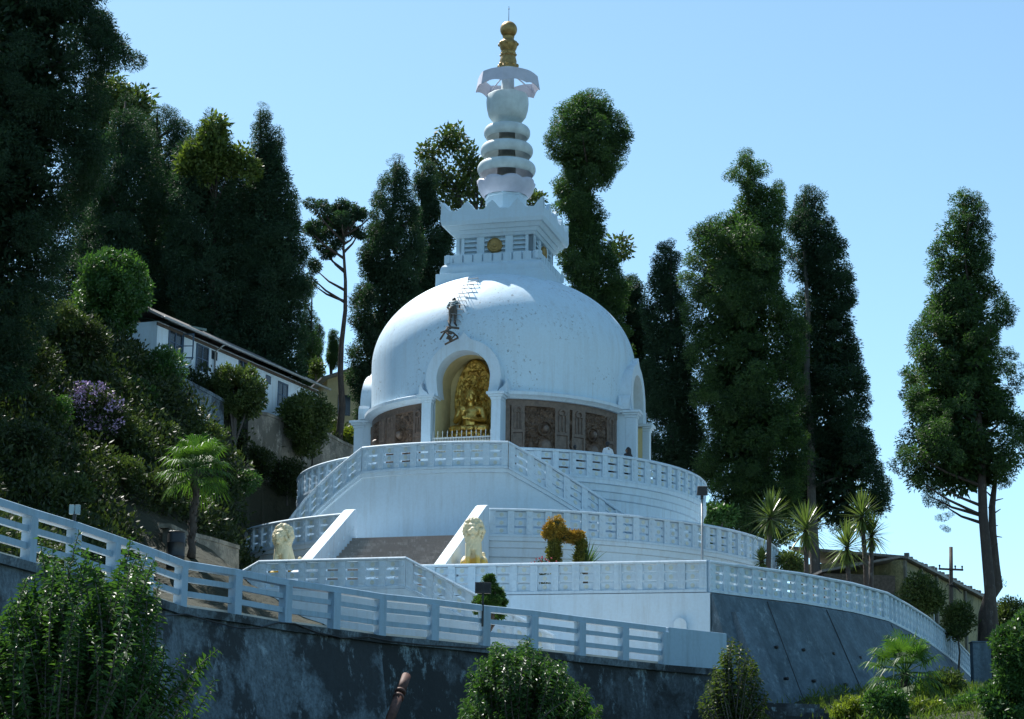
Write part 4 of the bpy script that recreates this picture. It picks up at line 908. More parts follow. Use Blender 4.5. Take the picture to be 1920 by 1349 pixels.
conifer('conifer', 'biggest right hand conifer with a round detached tip and sunlit left edge', 10, [(332, 1390, 1420), (360, 1378, 1462), (400, 1362, 1470), (425, 1332, 1465), (450, 1302, 1480), (480, 1302, 1474), (520, 1283, 1482), (580, 1290, 1484), (620, 1306, 1484), (660, 1292, 1490), (720, 1302, 1492), (800, 1318, 1500), (870, 1320, 1500), (940, 1325, 1492), (1010, 1335, 1482)], 300, 1.1, M_CONIFER, 32, trunk=1405,
        extra=[(1397, 288, 11), (1397, 305, 17), (1396, 325, 24), (1415, 322, 14), (1382, 330, 14), (1450, 372, 20), (1460, 352, 12)], rt=.4, limbs=24)
conifer('conifer', 'second right hand conifer with a pale bare trunk showing through its crown', 15.5, [(348, 1503, 1525), (370, 1490, 1545), (400, 1478, 1548), (430, 1475, 1575), (480, 1480, 1586), (530, 1492, 1598), (580, 1490, 1592), (620, 1490, 1604), (700, 1488, 1624), (760, 1485, 1620), (830, 1480, 1648), (890, 1475, 1665), (930, 1475, 1655), (985, 1500, 1610)], 225, 1.05, M_CONIFERDARK, 33, trunk=1510, tdy=-2.6, bark=M_GREYBARK, rt=.36, limbs=10)
conifer('conifer', 'lone open crowned conifer at the right edge on a tall bare trunk', 0, [(350, 1800, 1815), (370, 1782, 1835), (430, 1760, 1850), (480, 1755, 1856), (520, 1748, 1862), (550, 1742, 1885), (600, 1736, 1886), (640, 1722, 1895), (680, 1706, 1910), (720, 1712, 1908), (780, 1694, 1920), (850, 1694, 1922), (895, 1708, 1900)], 175, .95, M_CONIFER, 34, trunk=1836, tdy=-1.2, base_z=gz(20.5, 0) - 1.0, rt=.33, limbs=26, lump=1.7, sparse=.05,
        extra=[(1730, 905, 16), (1755, 915, 18), (1745, 940, 13), (1768, 945, 12), (1770, 970, 10), (1775, 992, 7), (1885, 905, 13)], exs=1.25)
conifer('conifer', 'small far conifer low in the gap of sky, nearest the white house', 45, [(540, 578, 582), (590, 562, 592), (640, 556, 600), (700, 552, 606), (780, 552, 606)], 50, .9, M_CONIFER, 35, rt=.2)
conifer('conifer', 'small far conifer in the gap of sky left of the bare trunk', 50, [(597, 593, 597), (630, 580, 607), (690, 578, 607), (780, 580, 606)], 36, .9, M_CONIFER, 36, rt=.2)
conifer('conifer', 'smallest far conifer with a bare stem, touching the long bare trunk', 55, [(618, 625, 628), (640, 615, 637), (670, 613, 640), (690, 620, 634)], 22, .8, M_CONIFER, 37, rt=.15)
for k, (Yk, pf) in enumerate([(17, [(262, 158, 180), (320, 135, 215), (400, 110, 240), (560, 90, 260), (690, 90, 260)]), (24, [(290, 250, 300), (340, 235, 350), (460, 225, 390), (720, 220, 400)]), (20, [(300, 430, 462), (350, 415, 485), (460, 400, 510), (720, 400, 530)])]):
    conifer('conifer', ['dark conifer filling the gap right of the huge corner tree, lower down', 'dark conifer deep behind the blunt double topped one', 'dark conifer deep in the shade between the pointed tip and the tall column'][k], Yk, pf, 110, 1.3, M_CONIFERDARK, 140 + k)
# broadleaf trees behind
ptree('broadleaf_tree', 'pale airy leafy tree on the ridge beside the huge corner conifer', 'tree', 205, 180, 40, 55, 26, M_BROAD, 41, leaf=.34, wid=.16, clump=.9, per=130, trunk_r=.2, more=[(262, 205, 32, 40), (180, 240, 40, 60), (265, 270, 40, 50)])
ptree('broadleaf_tree', 'sunlit yellow green leafy tree among dark conifers above the white house', 'tree', 395, 262, 30, 26, 10.3, M_BROADDULL, 42, leaf=.26, wid=.13, clump=.6, per=120, dens=.85, trunk_r=.06, base_px=392, base_Y=14.5, stems=6, bark=M_BARK, more=[(370, 290, 30, 26), (410, 292, 32, 28), (354, 306, 18, 18), (430, 302, 22, 26), (458, 300, 18, 24), (385, 322, 30, 20), (405, 240, 14, 12), (468, 318, 12, 10)])
ptree('broadleaf_tree', 'open leafy tree with sky between its boughs left of the spire', 'tree', 805, 295, 30, 30, 29, M_BROAD, 43, leaf=.32, wid=.15, clump=.75, per=95, dens=.75, trunk_r=.16, base_px=845, stems=16, more=[(850, 270, 34, 28), (880, 305, 28, 30), (832, 335, 36, 32), (868, 350, 34, 34), (850, 385, 30, 22), (1004, 378, 20, 14), (925, 370, 30, 22), (1160, 470, 24, 22)])
ptree('rounded_shrub_tree', 'large egg shaped clipped tree high on the left slope, bright on top', 'tree', 212, 552, 72, 92, -6, M_GLOSSY, 44, leaf=.20, wid=.09, clump=.45, per=190, trunk_r=.13, base_px=195, stems=10, group='clipped round trees on the slope')
ptree('rounded_shrub_tree', 'round clipped tree in front of the white house wall, between two windows', 'tree', 443, 738, 60, 52, 0.6, M_BROAD, 45, leaf=.18, wid=.08, clump=.4, per=190, trunk_r=.11, stems=10, group='clipped round trees on the slope')
ptree('rounded_shrub_tree', 'egg shaped clipped tree at the right end of the white house, yellow green rim', 'tree', 574, 792, 52, 66, 8.2, M_BROAD, 46, leaf=.18, wid=.08, clump=.4, per=190, trunk_r=.11, stems=10, group='clipped round trees on the slope')
ptree('rounded_shrub_tree', 'dark spreading bush under the open window of the white house', 'shrub', 308, 695, 44, 46, -7, M_GLOSSY, 47, leaf=.20, wid=.08, clump=.45, per=150, trunk_r=.07, stems=10)
ptree('rounded_shrub_tree', 'small clipped ball tree by the far yellow building', 'tree', 592, 692, 14, 18, 36, M_BROAD, 48, leaf=.2, wid=.1, clump=.4, per=80, trunk_r=.07)
# shrubs on the slope
ptree('shrub', 'pale leaved low shrub below the purple flowering bush', 'shrub', 245, 812, 36, 34, -15, M_BROAD, 51, leaf=.14, wid=.06, clump=.35, per=140, trunk_r=.05)
ptree('shrub', 'sunlit shrub right above the tall palm', 'shrub', 385, 822, 44, 30, -8, M_BROAD, 52, leaf=.15, wid=.07, clump=.35, per=150, trunk_r=.05)
ptree('shrub', 'dark shrub at the foot of the clipped tree by the house wall', 'shrub', 478, 868, 42, 32, 5.3, M_HILL, 53, leaf=.16, wid=.07, clump=.4, per=140, trunk_r=.05)
ptree('shrub', 'shrub at the slope edge touching the left end of the upper balustrade', 'shrub', 540, 900, 44, 40, 7.2, M_HILL, 54, leaf=.16, wid=.07, clump=.4, per=140, trunk_r=.05)
ptree('shrub', 'dark rounded bush at the far left below the corner conifer', 'shrub', 40, 680, 70, 60, -20, M_HILL, 55, leaf=.16, wid=.07, clump=.5, per=170, trunk_r=.06)
ptree('shrub', 'reddish brown bush beside the trunk of the egg shaped tree', 'shrub', 150, 640, 60, 50, -12, M_HILL, 56, leaf=.16, wid=.07, clump=.45, per=160, trunk_r=.06)
ptree('shrub', 'bright yellow green bush behind the sunlit wall left of the dome', 'shrub', 652, 822, 24, 18, 19, M_BROADYEL, 57, leaf=.15, wid=.07, clump=.35, per=150, trunk_r=.05)
ptree('shrub', 'dark low bush at the left edge of the slope above the fence', 'shrub', 40, 850, 70, 60, -26, M_HILL, 58, leaf=.14, wid=.06, clump=.45, per=180, trunk_r=.06)
ptree('shrub', 'round shrub below the shed at the far left', 'shrub', 112, 602, 50, 40, -13, M_BROAD, 161, leaf=.13, wid=.06, clump=.34, per=150, trunk_r=.05)
ptree('shrub', 'round shrub between the purple bush and the clipped trees', 'shrub', 300, 815, 36, 30, -12, M_BROAD, 162, leaf=.13, wid=.06, clump=.34, per=150, trunk_r=.05)
ptree('shrub', 'round green shrub right of the tall palm crown', 'shrub', 452, 905, 34, 28, -6, M_GLOSSY, 163, leaf=.13, wid=.06, clump=.34, per=150, trunk_r=.05)
ptree('shrub', 'wide round shrub left of the palm crown', 'shrub', 230, 888, 48, 34, -19, M_BROAD, 164, leaf=.13, wid=.06, clump=.34, per=150, trunk_r=.05)
ptree('shrub', 'wide round shrub above the twin plate floodlight', 'shrub', 120, 925, 50, 34, -27, M_BROAD, 165, leaf=.13, wid=.06, clump=.34, per=150, trunk_r=.05)
ptree('shrub', 'green round shrub right above the purple flowering bush', 'shrub', 262, 742, 36, 32, -10, M_GLOSSY, 166, leaf=.13, wid=.06, clump=.34, per=150, trunk_r=.05)
ptree('shrub', 'green round shrub left of the purple flowering bush', 'shrub', 90, 775, 48, 40, -19, M_GLOSSY, 167, leaf=.13, wid=.06, clump=.34, per=150, trunk_r=.05)
# purple flowering shrub
pf, o, C, R, rng = ptree('flowering_shrub', 'purple flowering shrub on the dark left slope', 'shrub', 165, 782, 72, 66, -16, M_HILL, 59, leaf=.16, wid=.06, clump=.4, per=120, trunk_r=.06)
fq = place(tmpl('leaf', .2, .12, .09, 22, rng), np.array([c + np.array([rng.normal() * .1, -.15, .22]) for c in C if c[2] - o[2] > .4]) - o, np.full(10 ** 6, .2), rng)
link('blossom', quads_mesh('blossom', fq, M_PURPLE), pf)
# undergrowth over the whole left slope
rng = np.random.default_rng(77); P = np.stack([rng.uniform(-36, -8, 16000), rng.uniform(-44, 24, 16000)], 1); r = np.linalg.norm(P, axis=1)
zz0 = ground(P); P = P[(r > 13.6) & (side(P) > 2.9) & (zz0 > 9.75) & (np.linalg.norm(P - np.array([at(165, 782, -17.4)[0], -17.6]), axis=1) > 2.1) & ~((P[:, 1] < -12.5) & (P[:, 0] > np.where(P[:, 1] > -22, -15.3 + (P[:, 1] + 22) * .5, -13.4)))][:9000]; z = ground(P)
Rr = rng.uniform(.35, 1.05, len(P)); Cc = np.column_stack([P, z + Rr * .5])
tag(link('undergrowth', quads_mesh('undergrowth', place(tmpl('leaf', .5, .125, .055, 150, rng, up=.4), Cc, Rr, rng), M_HILL)), kind='stuff')
# grass bank at the lower right
P = np.stack([rng.uniform(9, 34, 5200), rng.uniform(-36, 6, 5200)], 1); P = P[side(P) < -1.9]; z = ground(P)
Rr = rng.uniform(.15, .34, len(P)); tag(link('grass', quads_mesh('grass', place(tmpl('leaf', .25, .22, .03, 26, rng, up=1.2), np.column_stack([P, z + .05]), Rr, rng), M_GRASS)), kind='stuff')

# ------------------------------------------------------------------ palms, yuccas, foreground plants
fan_palm('fan palm with a tall dark trunk on the left slope behind the fence', 368, 878, -22, 1.55, 366, gz(at(366, 900, -22)[0], -22) - .2, 61)
fan_palm('low fan palm in front of the grey battered wall', 1697, 1262, -22.5, 1.7, 1697, gz(at(1697, 1262, -22.5)[0], -22.5) - .1, 62, nleaf=30, trunk_r=.10)
yucca('yucca nearest the lamp post, leaning trunk with leaves at its foot', [(1444, 970, 38, 0), (1428, 1052, 17, .3)], 1432, -13, ZPLAZA - .05, 63)
yucca('yucca with a long hanging leaf skirt in front of the thick conifer trunk', [(1511, 992, 38, 0)], 1508, -12, ZPLAZA - .05, 64)
yucca('lowest headed yucca, left of the twin headed one', [(1588, 1026, 36, 0)], 1590, -11, ZPLAZA - .05, 65)
yucca('twin headed yucca rightmost of the row by the old building', [(1616, 968, 34, 0), (1634, 1003, 28, .4)], 1626, -10.5, ZPLAZA - .05, 66)
# big bush at the lower left: upright leafy shoots
def shoots(name, label, base, tips, seed, leaf, mat, per_m=16, cat='shrub', spread=.5, extra_clumps=()):
    rng = np.random.default_rng(seed); root = thing(name, label, cat, base); o = np.array(base, float); mb = MB(); Qs = []
    for tip in tips:
        t = np.array(tip) - o; mid = t * .55 + np.array([rng.normal() * spread, rng.normal() * spread, .15 * t[2]]); pts = [np.zeros(3)]
        for s in np.linspace(.1, 1, 12): pts.append((1 - s) ** 2 * pts[0] + 2 * s * (1 - s) * mid + s * s * t)
        mb.tube(pts, list(np.linspace(.035, .006, len(pts))), 5)
        L = np.linalg.norm(t); n = int(L * per_m)
        for k in range(n):
            s = .30 + .70 * (k + rng.uniform()) / n; i = s * (len(pts) - 1); i0 = min(int(i), len(pts) - 2); p = pts[i0] + (pts[i0 + 1] - pts[i0]) * (i - i0); ax_ = unit(pts[i0 + 1] - pts[i0])
            a = k * 2.399 + rng.uniform(-.5, .5); rd = unit(np.cross(ax_, [math.cos(a), math.sin(a), .01])); d = unit(rd + ax_ * .5 + np.array([0, 0, -.25 + rng.normal() * .3])); l = leaf * rng.uniform(.6, 1.25) * (1.1 - .35 * (s > .93)); sd = unit(np.cross(d, ax_ + rng.normal(size=3) * .3)) * l * .24; nn = np.cross(sd, d) * .35
            m = p + d * l * .45 + nn; tp = p + d * l + np.array([0, 0, -.22 * l])
            Qs += [[p, m - nn * 0 + sd, tp, m - nn * 2], [p, m - nn * 2, tp, m - sd]]
    mb.build('stems', M_GREYBARK, root)
    link('leaves', quads_mesh('leaves', np.array(Qs), mat), root); return root
YB = -67.0
rng = np.random.default_rng(5); tips = []
def inb(px, py):
    top = np.interp(px, [-60, 0, 60, 100, 150, 200, 245, 290, 330], [1190, 1150, 1060, 1015, 1000, 1075, 1010, 1050, 1300]); return py > top
for (x, y) in [(75, 1010), (148, 998), (246, 1008), (182, 1040), (110, 1055), (275, 1040), (45, 1085), (20, 1120), (300, 1090), (215, 1075)]: tips.append(at(x, y, YB + rng.normal() * .5))
while len(tips) < 330:
    x, y = rng.uniform(-60, 310), rng.uniform(1030, 1349)
    if inb(x, y): tips.append(at(x, y, YB + rng.normal() * .8))
for (x, y) in [(408, 1218), (402, 1275), (345, 1225), (385, 1240), (370, 1300), (330, 1280), (350, 1330), (310, 1250), (360, 1262)]: tips.append(at(x, y, YB - .3 + rng.normal() * .3))
bx = at(130, 1349, YB); shoots('leafy_bush', 'large near bush of upright glossy shoots at the lower left corner', (bx[0], YB, gz(bx[0], YB) - .1), tips, 71, .15, M_GLOSSY, per_m=24)
def tipfield(Y, n, xs, tops, ybot, seed, dy):
    rng = np.random.default_rng(seed); out = []
    while len(out) < n:
        x = rng.uniform(xs[0], xs[-1]); t = np.interp(x, xs, tops); y = t + (ybot - t) * rng.uniform() ** 1.6; out.append(at(x, y, Y + rng.normal() * dy))
    return out
bx = at(985, 1340, -44.5)[0]
shoots('leafy_bush', 'dark wide bush before the stained wall at the bottom centre, lit right side', (bx, -44.5, gz(bx, -44.5) - .1), tipfield(-44.5, 330, [858, 880, 900, 930, 960, 985, 1010, 1040, 1060, 1085, 1110, 1132], [1335, 1250, 1228, 1200, 1222, 1190, 1208, 1236, 1240, 1285, 1292, 1335], 1400, 72, .7), 72, .17, M_GLOSSY, per_m=20)
bx = at(1376, 1345, -30)[0]
shoots('leafy_bush', 'upright cone shaped shrub covering the end of the white fence panel', (bx, -30, gz(bx, -30) - .1), tipfield(-30, 105, [1306, 1320, 1340, 1355, 1372, 1390, 1410, 1425, 1442], [1320, 1285, 1238, 1215, 1190, 1192, 1225, 1262, 1300], 1350, 73, .4), 73, .19, M_BROAD, per_m=11, spread=.3)
bl = [pblob(x, y, rx, ry, -33) for x, y, rx, ry in [(1905, 1230, 48, 70), (1900, 1320, 55, 70), (1935, 1180, 40, 60)]]
leafy('leafy_bush', 'large glossy bush cut by the right edge at the bottom corner', 'shrub', (at(1920, 1300, -33)[0], -33, gz(16, -33) - .1), bl, M_GLOSSY, 74, leaf=.15, wid=.07, clump=.32, per=170, trunk_r=.08)
for k, (x, y, rx, ry, Y, m, lb) in enumerate([(1662, 1328, 44, 34, -27, M_GLOSSY, 'rounded bush below the low fan palm at the bottom edge'), (1592, 1335, 34, 28, -26, M_BROADYEL, 'bright yellow green weed clump left of the rounded bush'), (1775, 1285, 40, 26, -21, M_BROAD, 'straggly shrub right of the low fan palm'), (1745, 1335, 40, 22, -26, M_BROADYEL, 'sunlit yellow green plants at the bottom edge right of the palm stem'), (1815, 1330, 40, 26, -26, M_GLOSSY, 'low dark bush between the yellow green plants and the corner bush')]):
    ptree('shrub', lb, 'shrub', x, y, rx, ry, Y, m, 80 + k, leaf=.15, wid=.06, clump=.28, per=130, trunk_r=.04)
ptree('shrub', 'leafy shrub in front of the old yellow building', 'shrub', 1725, 1118, 46, 40, -1, M_BROAD, 90, leaf=.17, wid=.07, clump=.4, per=150, trunk_r=.06, base_z=11.6)
ptree('shrub', 'dark shrub at the foot of the utility pole', 'shrub', 1795, 1165, 36, 36, 0, M_BROAD, 91, leaf=.17, wid=.07, clump=.4, per=140, trunk_r=.06, base_z=11.0)
ptree('shrub', 'leafy saplings behind the bare trunk at the right edge', 'shrub', 1895, 1160, 34, 40, 4, M_BROAD, 92, leaf=.17, wid=.07, clump=.35, per=110, trunk_r=.06, base_z=10.5, more=[(1905, 1210, 40, 40)])
ptree('shrub', 'bright green shrub behind the lower balustrade at the conifer foot', 'shrub', 1345, 968, 34, 18, 6, M_GLOSSY, 93, leaf=.2, wid=.09, clump=.35, per=130, trunk_r=.05, base_z=ZPLAZA - .1)
ptree('shrub', 'pale leafy bush between the conifer trunks behind the yuccas', 'shrub', 1482, 1055, 30, 26, -4, M_BROAD, 94, leaf=.17, wid=.07, clump=.35, per=120, trunk_r=.05, base_z=ZPLAZA - .1)
b = at(917, 1130, -28.5); conifer('dwarf_conifer', 'little dwarf conifer standing behind the path fence beside a floodlight', -28.5, [(1080, 916, 920), (1095, 905, 928), (1110, 903, 940), (1125, 890, 946), (1150, 892, 944)], 44, .22, M_CONIFERGREEN, 95, base_z=ZP - .05, rt=.05, leaf=.14, wid=.05, per=120, group=None)

# topiary animal: leafy tubes on four legs, with a big head
YT = -15.6; rng = np.random.default_rng(8); tpx = lambda x, y, d=0: at(x, y, YT + d)
tb = tpx(1055, 1060); tb[2] = ZPLAZA - .02; root = thing('topiary_animal', 'russet leaf covered topiary animal with big head behind the front balustrade', 'topiary', tb)
segs = [((1042, 984), (1044, 998), .40, .44, 0), ((1044, 998), (1070, 1008), .36, .26, 0), ((1070, 1008), (1085, 1004), .24, .22, 0), ((1085, 1006), (1090, 1022), .22, .16, 0), ((1090, 1022), (1084, 1068), .16, .17, -.2), ((1088, 1024), (1084, 1068), .14, .14, .35), ((1038, 1005), (1036, 1040), .30, .22, -.15), ((1036, 1040), (1044, 1070), .22, .22, -.15), ((1040, 1010), (1046, 1068), .2, .16, .35), ((1030, 988), (1027, 1004), .18, .15, -.2)]
core = MB(); CC = []; RR = []
for (a, b2, r0, r1, d) in segs:
    A, B = tpx(*a, d) - tb, tpx(*b2, d) - tb; r0 *= .86; r1 *= .86; core.capsule(A, r0 * .7, B, r1 * .7, 8)
    for s in np.linspace(0, 1, 9):
        for q in range(7):
            dv = unit(rng.normal(size=3)); CC.append(A + (B - A) * s + dv * (r0 + (r1 - r0) * s) * rng.uniform(.5, .95)); RR.append(rng.uniform(.08, .17))
CC = np.array(CC); RR = np.array(RR); core.build('frame', M_HILL, root)
up = CC[:, 2] > np.median(CC[:, 2])
T = tmpl('leaf', .13, .075, .05, 60, rng)
link('upper_foliage', quads_mesh('upper_foliage', place(T, CC[up], RR[up], rng), M_TOPIARY), root)
link('leg_foliage', quads_mesh('leg_foliage', place(T, CC[~up], RR[~up], rng), M_TOPIARYG), root)
# spiky plant and red flowers
def spiky(label, px, py, Y, base_z, n, L, seed, mat):
    rng = np.random.default_rng(seed); p = at(px, py, Y); root = thing('spiky_plant', label, 'plant', (p[0], Y, base_z)); Qs = []; top = p[2] - base_z
    for i in range(n):
        az = i * 2.399; el = math.radians(rng.uniform(18, 85)); d = np.array([math.cos(az) * math.cos(el), math.sin(az) * math.cos(el), math.sin(el)]); b0 = np.array([0, 0, top * .82]); l = L * rng.uniform(.7, 1.1); s = unit(np.cross(d, [.01, 0, 1])) * .035; m = b0 + d * l * .5; tp = b0 + d * l
        Qs += [[b0 - s, b0 + s, m + s * .9, m - s * .9], [m - s * .9, m + s * .9, tp + s * .05, tp - s * .05]]
    st_ = MB(); st_.tube([(0, 0, 0), (0, 0, top * .84)], [.12, .1], 8); st_.build('stem', M_BARK, root)
    link('leaves', quads_mesh('leaves', np.array(Qs), mat), root)
spiky('dark spiky plant with radiating blades beside the topiary animal', 1098, 1048, -15.2, ZPLAZA - .02, 56, 1.25, 9, M_CONIFER)
p = at(1018, 1050, -17.5); root = thing('flower_clump', 'tiny clump of red flowers behind the front balustrade left of the topiary', 'flowers', (p[0], -17.5, ZPLAZA - .02))
h = p[2] - ZPLAZA; rng = np.random.default_rng(3)
mb = MB(); fl_ = MB()
for k in range(14):
    q = np.array([rng.normal() * .16, rng.normal() * .16, h + rng.normal() * .08]); mb.tube([(0, 0, 0), q * .6, q], [.012, .01, .006], 4); fl_.sphere(q, .035, 6, 4)
mb.build('stems', M_HILL, root); fl_.build('petals', M_RED, root)
link('leaves', quads_mesh('leaves', place(tmpl('leaf', .2, .12, .05, 50, rng), np.array([[rng.normal() * .12, rng.normal() * .12, h * t] for t in np.linspace(.2, .9, 10)]), np.full(10, .2), rng), M_HILL), root)

# ------------------------------------------------------------------ dead trunk beside the lone conifer, its plinth and utility pole
Yd = .6; q = lambda x, y: at(x, y, Yd); rng = np.random.default_rng(4)
b0 = q(1846, 1150); root = thing('dead_tree', 'bare dead stem with snapped twig stubs forking beside the lone conifer trunk', 'tree', (b0[0], Yd, b0[2])); o = np.array(b0)
mb = MB(); mb.smooth = True; pts = [q(1850, 1262), q(1848, 1200), q(1848, 1152), q(1856, 1118), q(1870, 1100), q(1866, 1060), q(1861, 1000), q(1860, 950), q(1866, 900), q(1874, 862)]; pts = [p - o for p in pts]
mb.tube(pts, [.42, .38, .34, .30, .27, .22, .19, .16, .11, .05], 10)
for (x, y, x2, y2) in [(1862, 940, 1880, 936), (1861, 965, 1876, 955), (1860, 985, 1874, 984), (1860, 1005, 1880, 1007), (1862, 1025, 1868, 1022), (1858, 930, 1845, 918), (1860, 900, 1838, 886), (1868, 885, 1885, 870), (1862, 960, 1850, 954), (1866, 1075, 1875, 1072)]:
    a, b2 = q(x, y) - o, q(x2, y2) - o + np.array([0, rng.normal() * .2, 0]); mb.tube([a, b2], [.05, .018], 5)
mb.build('trunk', M_BARK, root)
T = tmpl('leaf', .3, .16, .06, 60, rng); link('sprout', quads_mesh('sprout', place(T, np.array([q(1880, 1093) - o, q(1872, 1086) - o]), np.array([.2, .16]), rng), M_HILL), root)
p = at(1840, 1225, -1.2); root = thing('plinth', 'grey concrete block at the foot of the lone conifer', 'block', (p[0], -1.0, gz(p[0], -1) - .3))
top = at(1840, 1203, -1.2)[2] - (gz(p[0], -1) - .3)
mb = MB(); mb.box(-.42, .42, -.35, .35, 0, top - .06); mb.box(-.46, .46, -.39, .39, top - .06, top); mb.build('block', M_BATTER, root, bevel=.02)
pa, pb = at(1783, 1026, 3), at(1780, 1175, 3); root = thing('utility_pole', 'dark wooden utility pole with one crossarm before the old building', 'pole', (pb[0], 3, gz(pb[0], 3) - .2)); o = np.array([pb[0], 3, gz(pb[0], 3) - .2])
mb = MB(); mb.smooth = True; mb.tube([(0, 0, 0), pa - o], [.13, .09], 8); mb.build('pole', M_WOOD, root)
a, b2 = at(1760, 1067, 2.85) - o, at(1806, 1069, 2.85) - o; mb = MB(); mb.tube([a, b2], .055, 6); ca = mb.build('crossarm', M_WOOD, root)
for t in (.04, .96, .68):
    mb = MB(); pp = a + (b2 - a) * t; mb.lathe([(.03, 0), (.03, .06), (.05, .08), (.045, .14), (.02, .16)], 8, M=Matrix.Translation(Vector(pp + np.array([0, 0, .05])))); mb.build('insulator', M_METAL, ca)
mb = MB(); s = at(1781, 1098, 2.85) - o
for (x, y) in ((1790, 1096), (1798, 1106), (1804, 1113), (1774, 1100)): mb.tube([s, (s + at(x, y, 2.8) - o) / 2 + np.array([0, 0, .08]), at(x, y, 2.8) - o], [.03, .025, .02], 5)
mb.build('stay_bracket', M_METAL, root)

# ------------------------------------------------------------------ buildings
def frame_on(A, B):
    d = (B - A)[:2]; L = np.linalg.norm(d); return L, math.atan2(d[1], d[0])
HA = at(296, 602, -1.5); HB = on_z(597, 732, HA[2]); L, ang = frame_on(HA, HB)
house = thing('house', 'long white plastered house under a low roof on the left hillside, one window open', 'house', (HA[0], HA[1], HA[2] - 4.2), ang); HH = 4.2; DEP = 3.4
# local: x along the facade, +y into the hill (left of travel)
fn = np.array([math.sin(ang), -math.cos(ang), 0]); fx = np.array([math.cos(ang), math.sin(ang), 0])
def onf(px, py): p = on_plane(px, py, HA, fn) - HA; return float(np.dot(p, fx)), float(p[2] + HH)
mb = MB(); mb.box(0, L, 0, DEP, -2.5, HH); mb.build('wall', M_WHITE, house)
mb = MB(); ov = .55
mb.add([(-ov, -ov, HH - .02), (L + .2, -ov, HH - .02), (L + .2, DEP / 2, HH + 1.15), (-ov, DEP / 2, HH + 1.15), (L + .2, DEP + ov, HH - .02), (-ov, DEP + ov, HH - .02)] +
       [(-ov, -ov, HH + .10), (L + .2, -ov, HH + .10), (L + .2, DEP / 2, HH + 1.27), (-ov, DEP / 2, HH + 1.27), (L + .2, DEP + ov, HH + .10), (-ov, DEP + ov, HH + .10)],
       [(3, 2, 1, 0), (5, 4, 2, 3), (6, 7, 8, 9), (9, 8, 10, 11), (0, 1, 7, 6), (4, 5, 11, 10), (0, 6, 9, 3), (3, 9, 11, 5), (1, 2, 8, 7), (2, 4, 10, 8)])
mb.build('roof', M_ROOF, house)
mb = MB(); mb.box(-.1, L, -.06, -.002, HH - .22, HH - .08); mb.build('fascia', M_WOOD, house)
def window(x0, x1, z0, z1, opened=False):
    fr = MB(); w_ = .07
    fr.box(x0 - w_, x1 + w_, -.05, -.003, z1, z1 + w_); fr.box(x0 - w_, x1 + w_, -.05, -.003, z0 - w_, z0); fr.box(x0 - w_, x0, -.05, -.003, z0, z1); fr.box(x1, x1 + w_, -.05, -.003, z0, z1)
    xm = (x0 + x1) / 2; fr.box(xm - .035, xm + .035, -.045, -.003, z0, z1); zm = (z0 + z1) / 2; fr.box(x0, xm - .035, -.04, -.003, zm - .025, zm + .025); fr.box(xm + .035, x1, -.04, -.003, zm - .025, zm + .025)
    f = fr.build('window', M_BLUEFRAME, house); g = MB(); g.box(x0, x1, -.02, -.002, z0, z1); g.build('pane', M_GLASS, f)
    s = MB(); s.box(x0 - .12, x1 + .12, -.16, -.001, z0 - .15, z0 - w_); s.build('sill', M_WHITE, f)
    if opened:
        k = MB(); wd = (x1 - x0) / 2; 
        for (a, b2, c, d) in ((0, wd, z0, z0 + .06), (0, wd, z1 - .06, z1), (0, wd, zm - .02, zm + .02), (0, .06, z0 + .06, z1 - .06), (wd - .06, wd, z0 + .06, z1 - .06)): k.box(a, b2, -.02, .02, c, d)
        k.build('shutter', M_BLUEFRAME, f, (x1 + w_, -.05, 0), math.radians(-72))
for (pxa, pya, pxb, pyb, op) in ((317, 633, 339, 655, True), (369, 658, 388, 690, False), (522, 729, 537, 755, False), (448, 690, 460, 712, False)):
    xa, za = onf(pxa, pya); xb, zb = onf(pxb, pyb); xm, zt = onf((pxa + pxb) / 2, (pya + pyb) / 2); hh = .62
    window(xa, xb, zt - hh, zt + hh, op)
for (px, py) in ((402, 667), (454, 689), (503, 712)):
    x, z = onf(px, py); mb = MB(); mb.box(x - .28, x + .28, -.012, .1, z - .22, z + .22); mb.build('vent', M_GLASS, house)
mb = MB(); mb.smooth = True; mb.tube([(-.4, -.62, HH + .02), (L + .2, -.62, HH + .02)], .07, 8); mb.build('gutter', M_GREYMETAL, house)
mb = MB(); mb.smooth = True; mb.tube([(5.2, -.60, HH - .02), (5.2, -.10, HH - .35), (5.2, -.08, -1.5)], .05, 8); mb.build('downpipe', M_GREYMETAL, house)
# hillside walls below the house
def hillwall(label, px, Y0, Y1, depth, mat=M_OLD):
    pts = []
    for i, (x, yt) in enumerate(px): Y = Y0 + (Y1 - Y0) * i / (len(px) - 1); pts.append(at(x, yt, Y))
    root = thing('hillside_wall', label, 'wall', pts[0]); mb = MB(); vs = []; o = pts[0]
    for p in pts:
        p = p - o; vs += [(p[0], p[1], p[2]), (p[0] + .1, p[1] - .15, p[2] - depth), (p[0] - .3, p[1] + .35, p[2] - depth), (p[0] - .3, p[1] + .35, p[2])]
    n = len(pts); mb.add(vs, [(i * 4 + q, i * 4 + (q + 1) % 4, (i + 1) * 4 + (q + 1) % 4, (i + 1) * 4 + q) for i in range(n - 1) for q in range(4)] + [(0, 1, 2, 3), (n * 4 - 1, n * 4 - 2, n * 4 - 3, n * 4 - 4)]); mb.build('wall_face', mat, root)
    mb = MB(); mb.sweep([p - o for p in pts], [(.05, -.10), (.05, .06), (-.42, .06), (-.42, -.10)]); mb.build('coping', mat, root); return root
hillwall('grey hillside wall under the windows of the white house', [(300, 694), (345, 712), (390, 735), (420, 752)], -4.4, -.3, 3.6, M_RETAIN)
hillwall('patchy pale hillside wall between two clipped trees', [(466, 770), (500, 776), (560, 798), (585, 812)], 4.6, 10.5, 6.5)
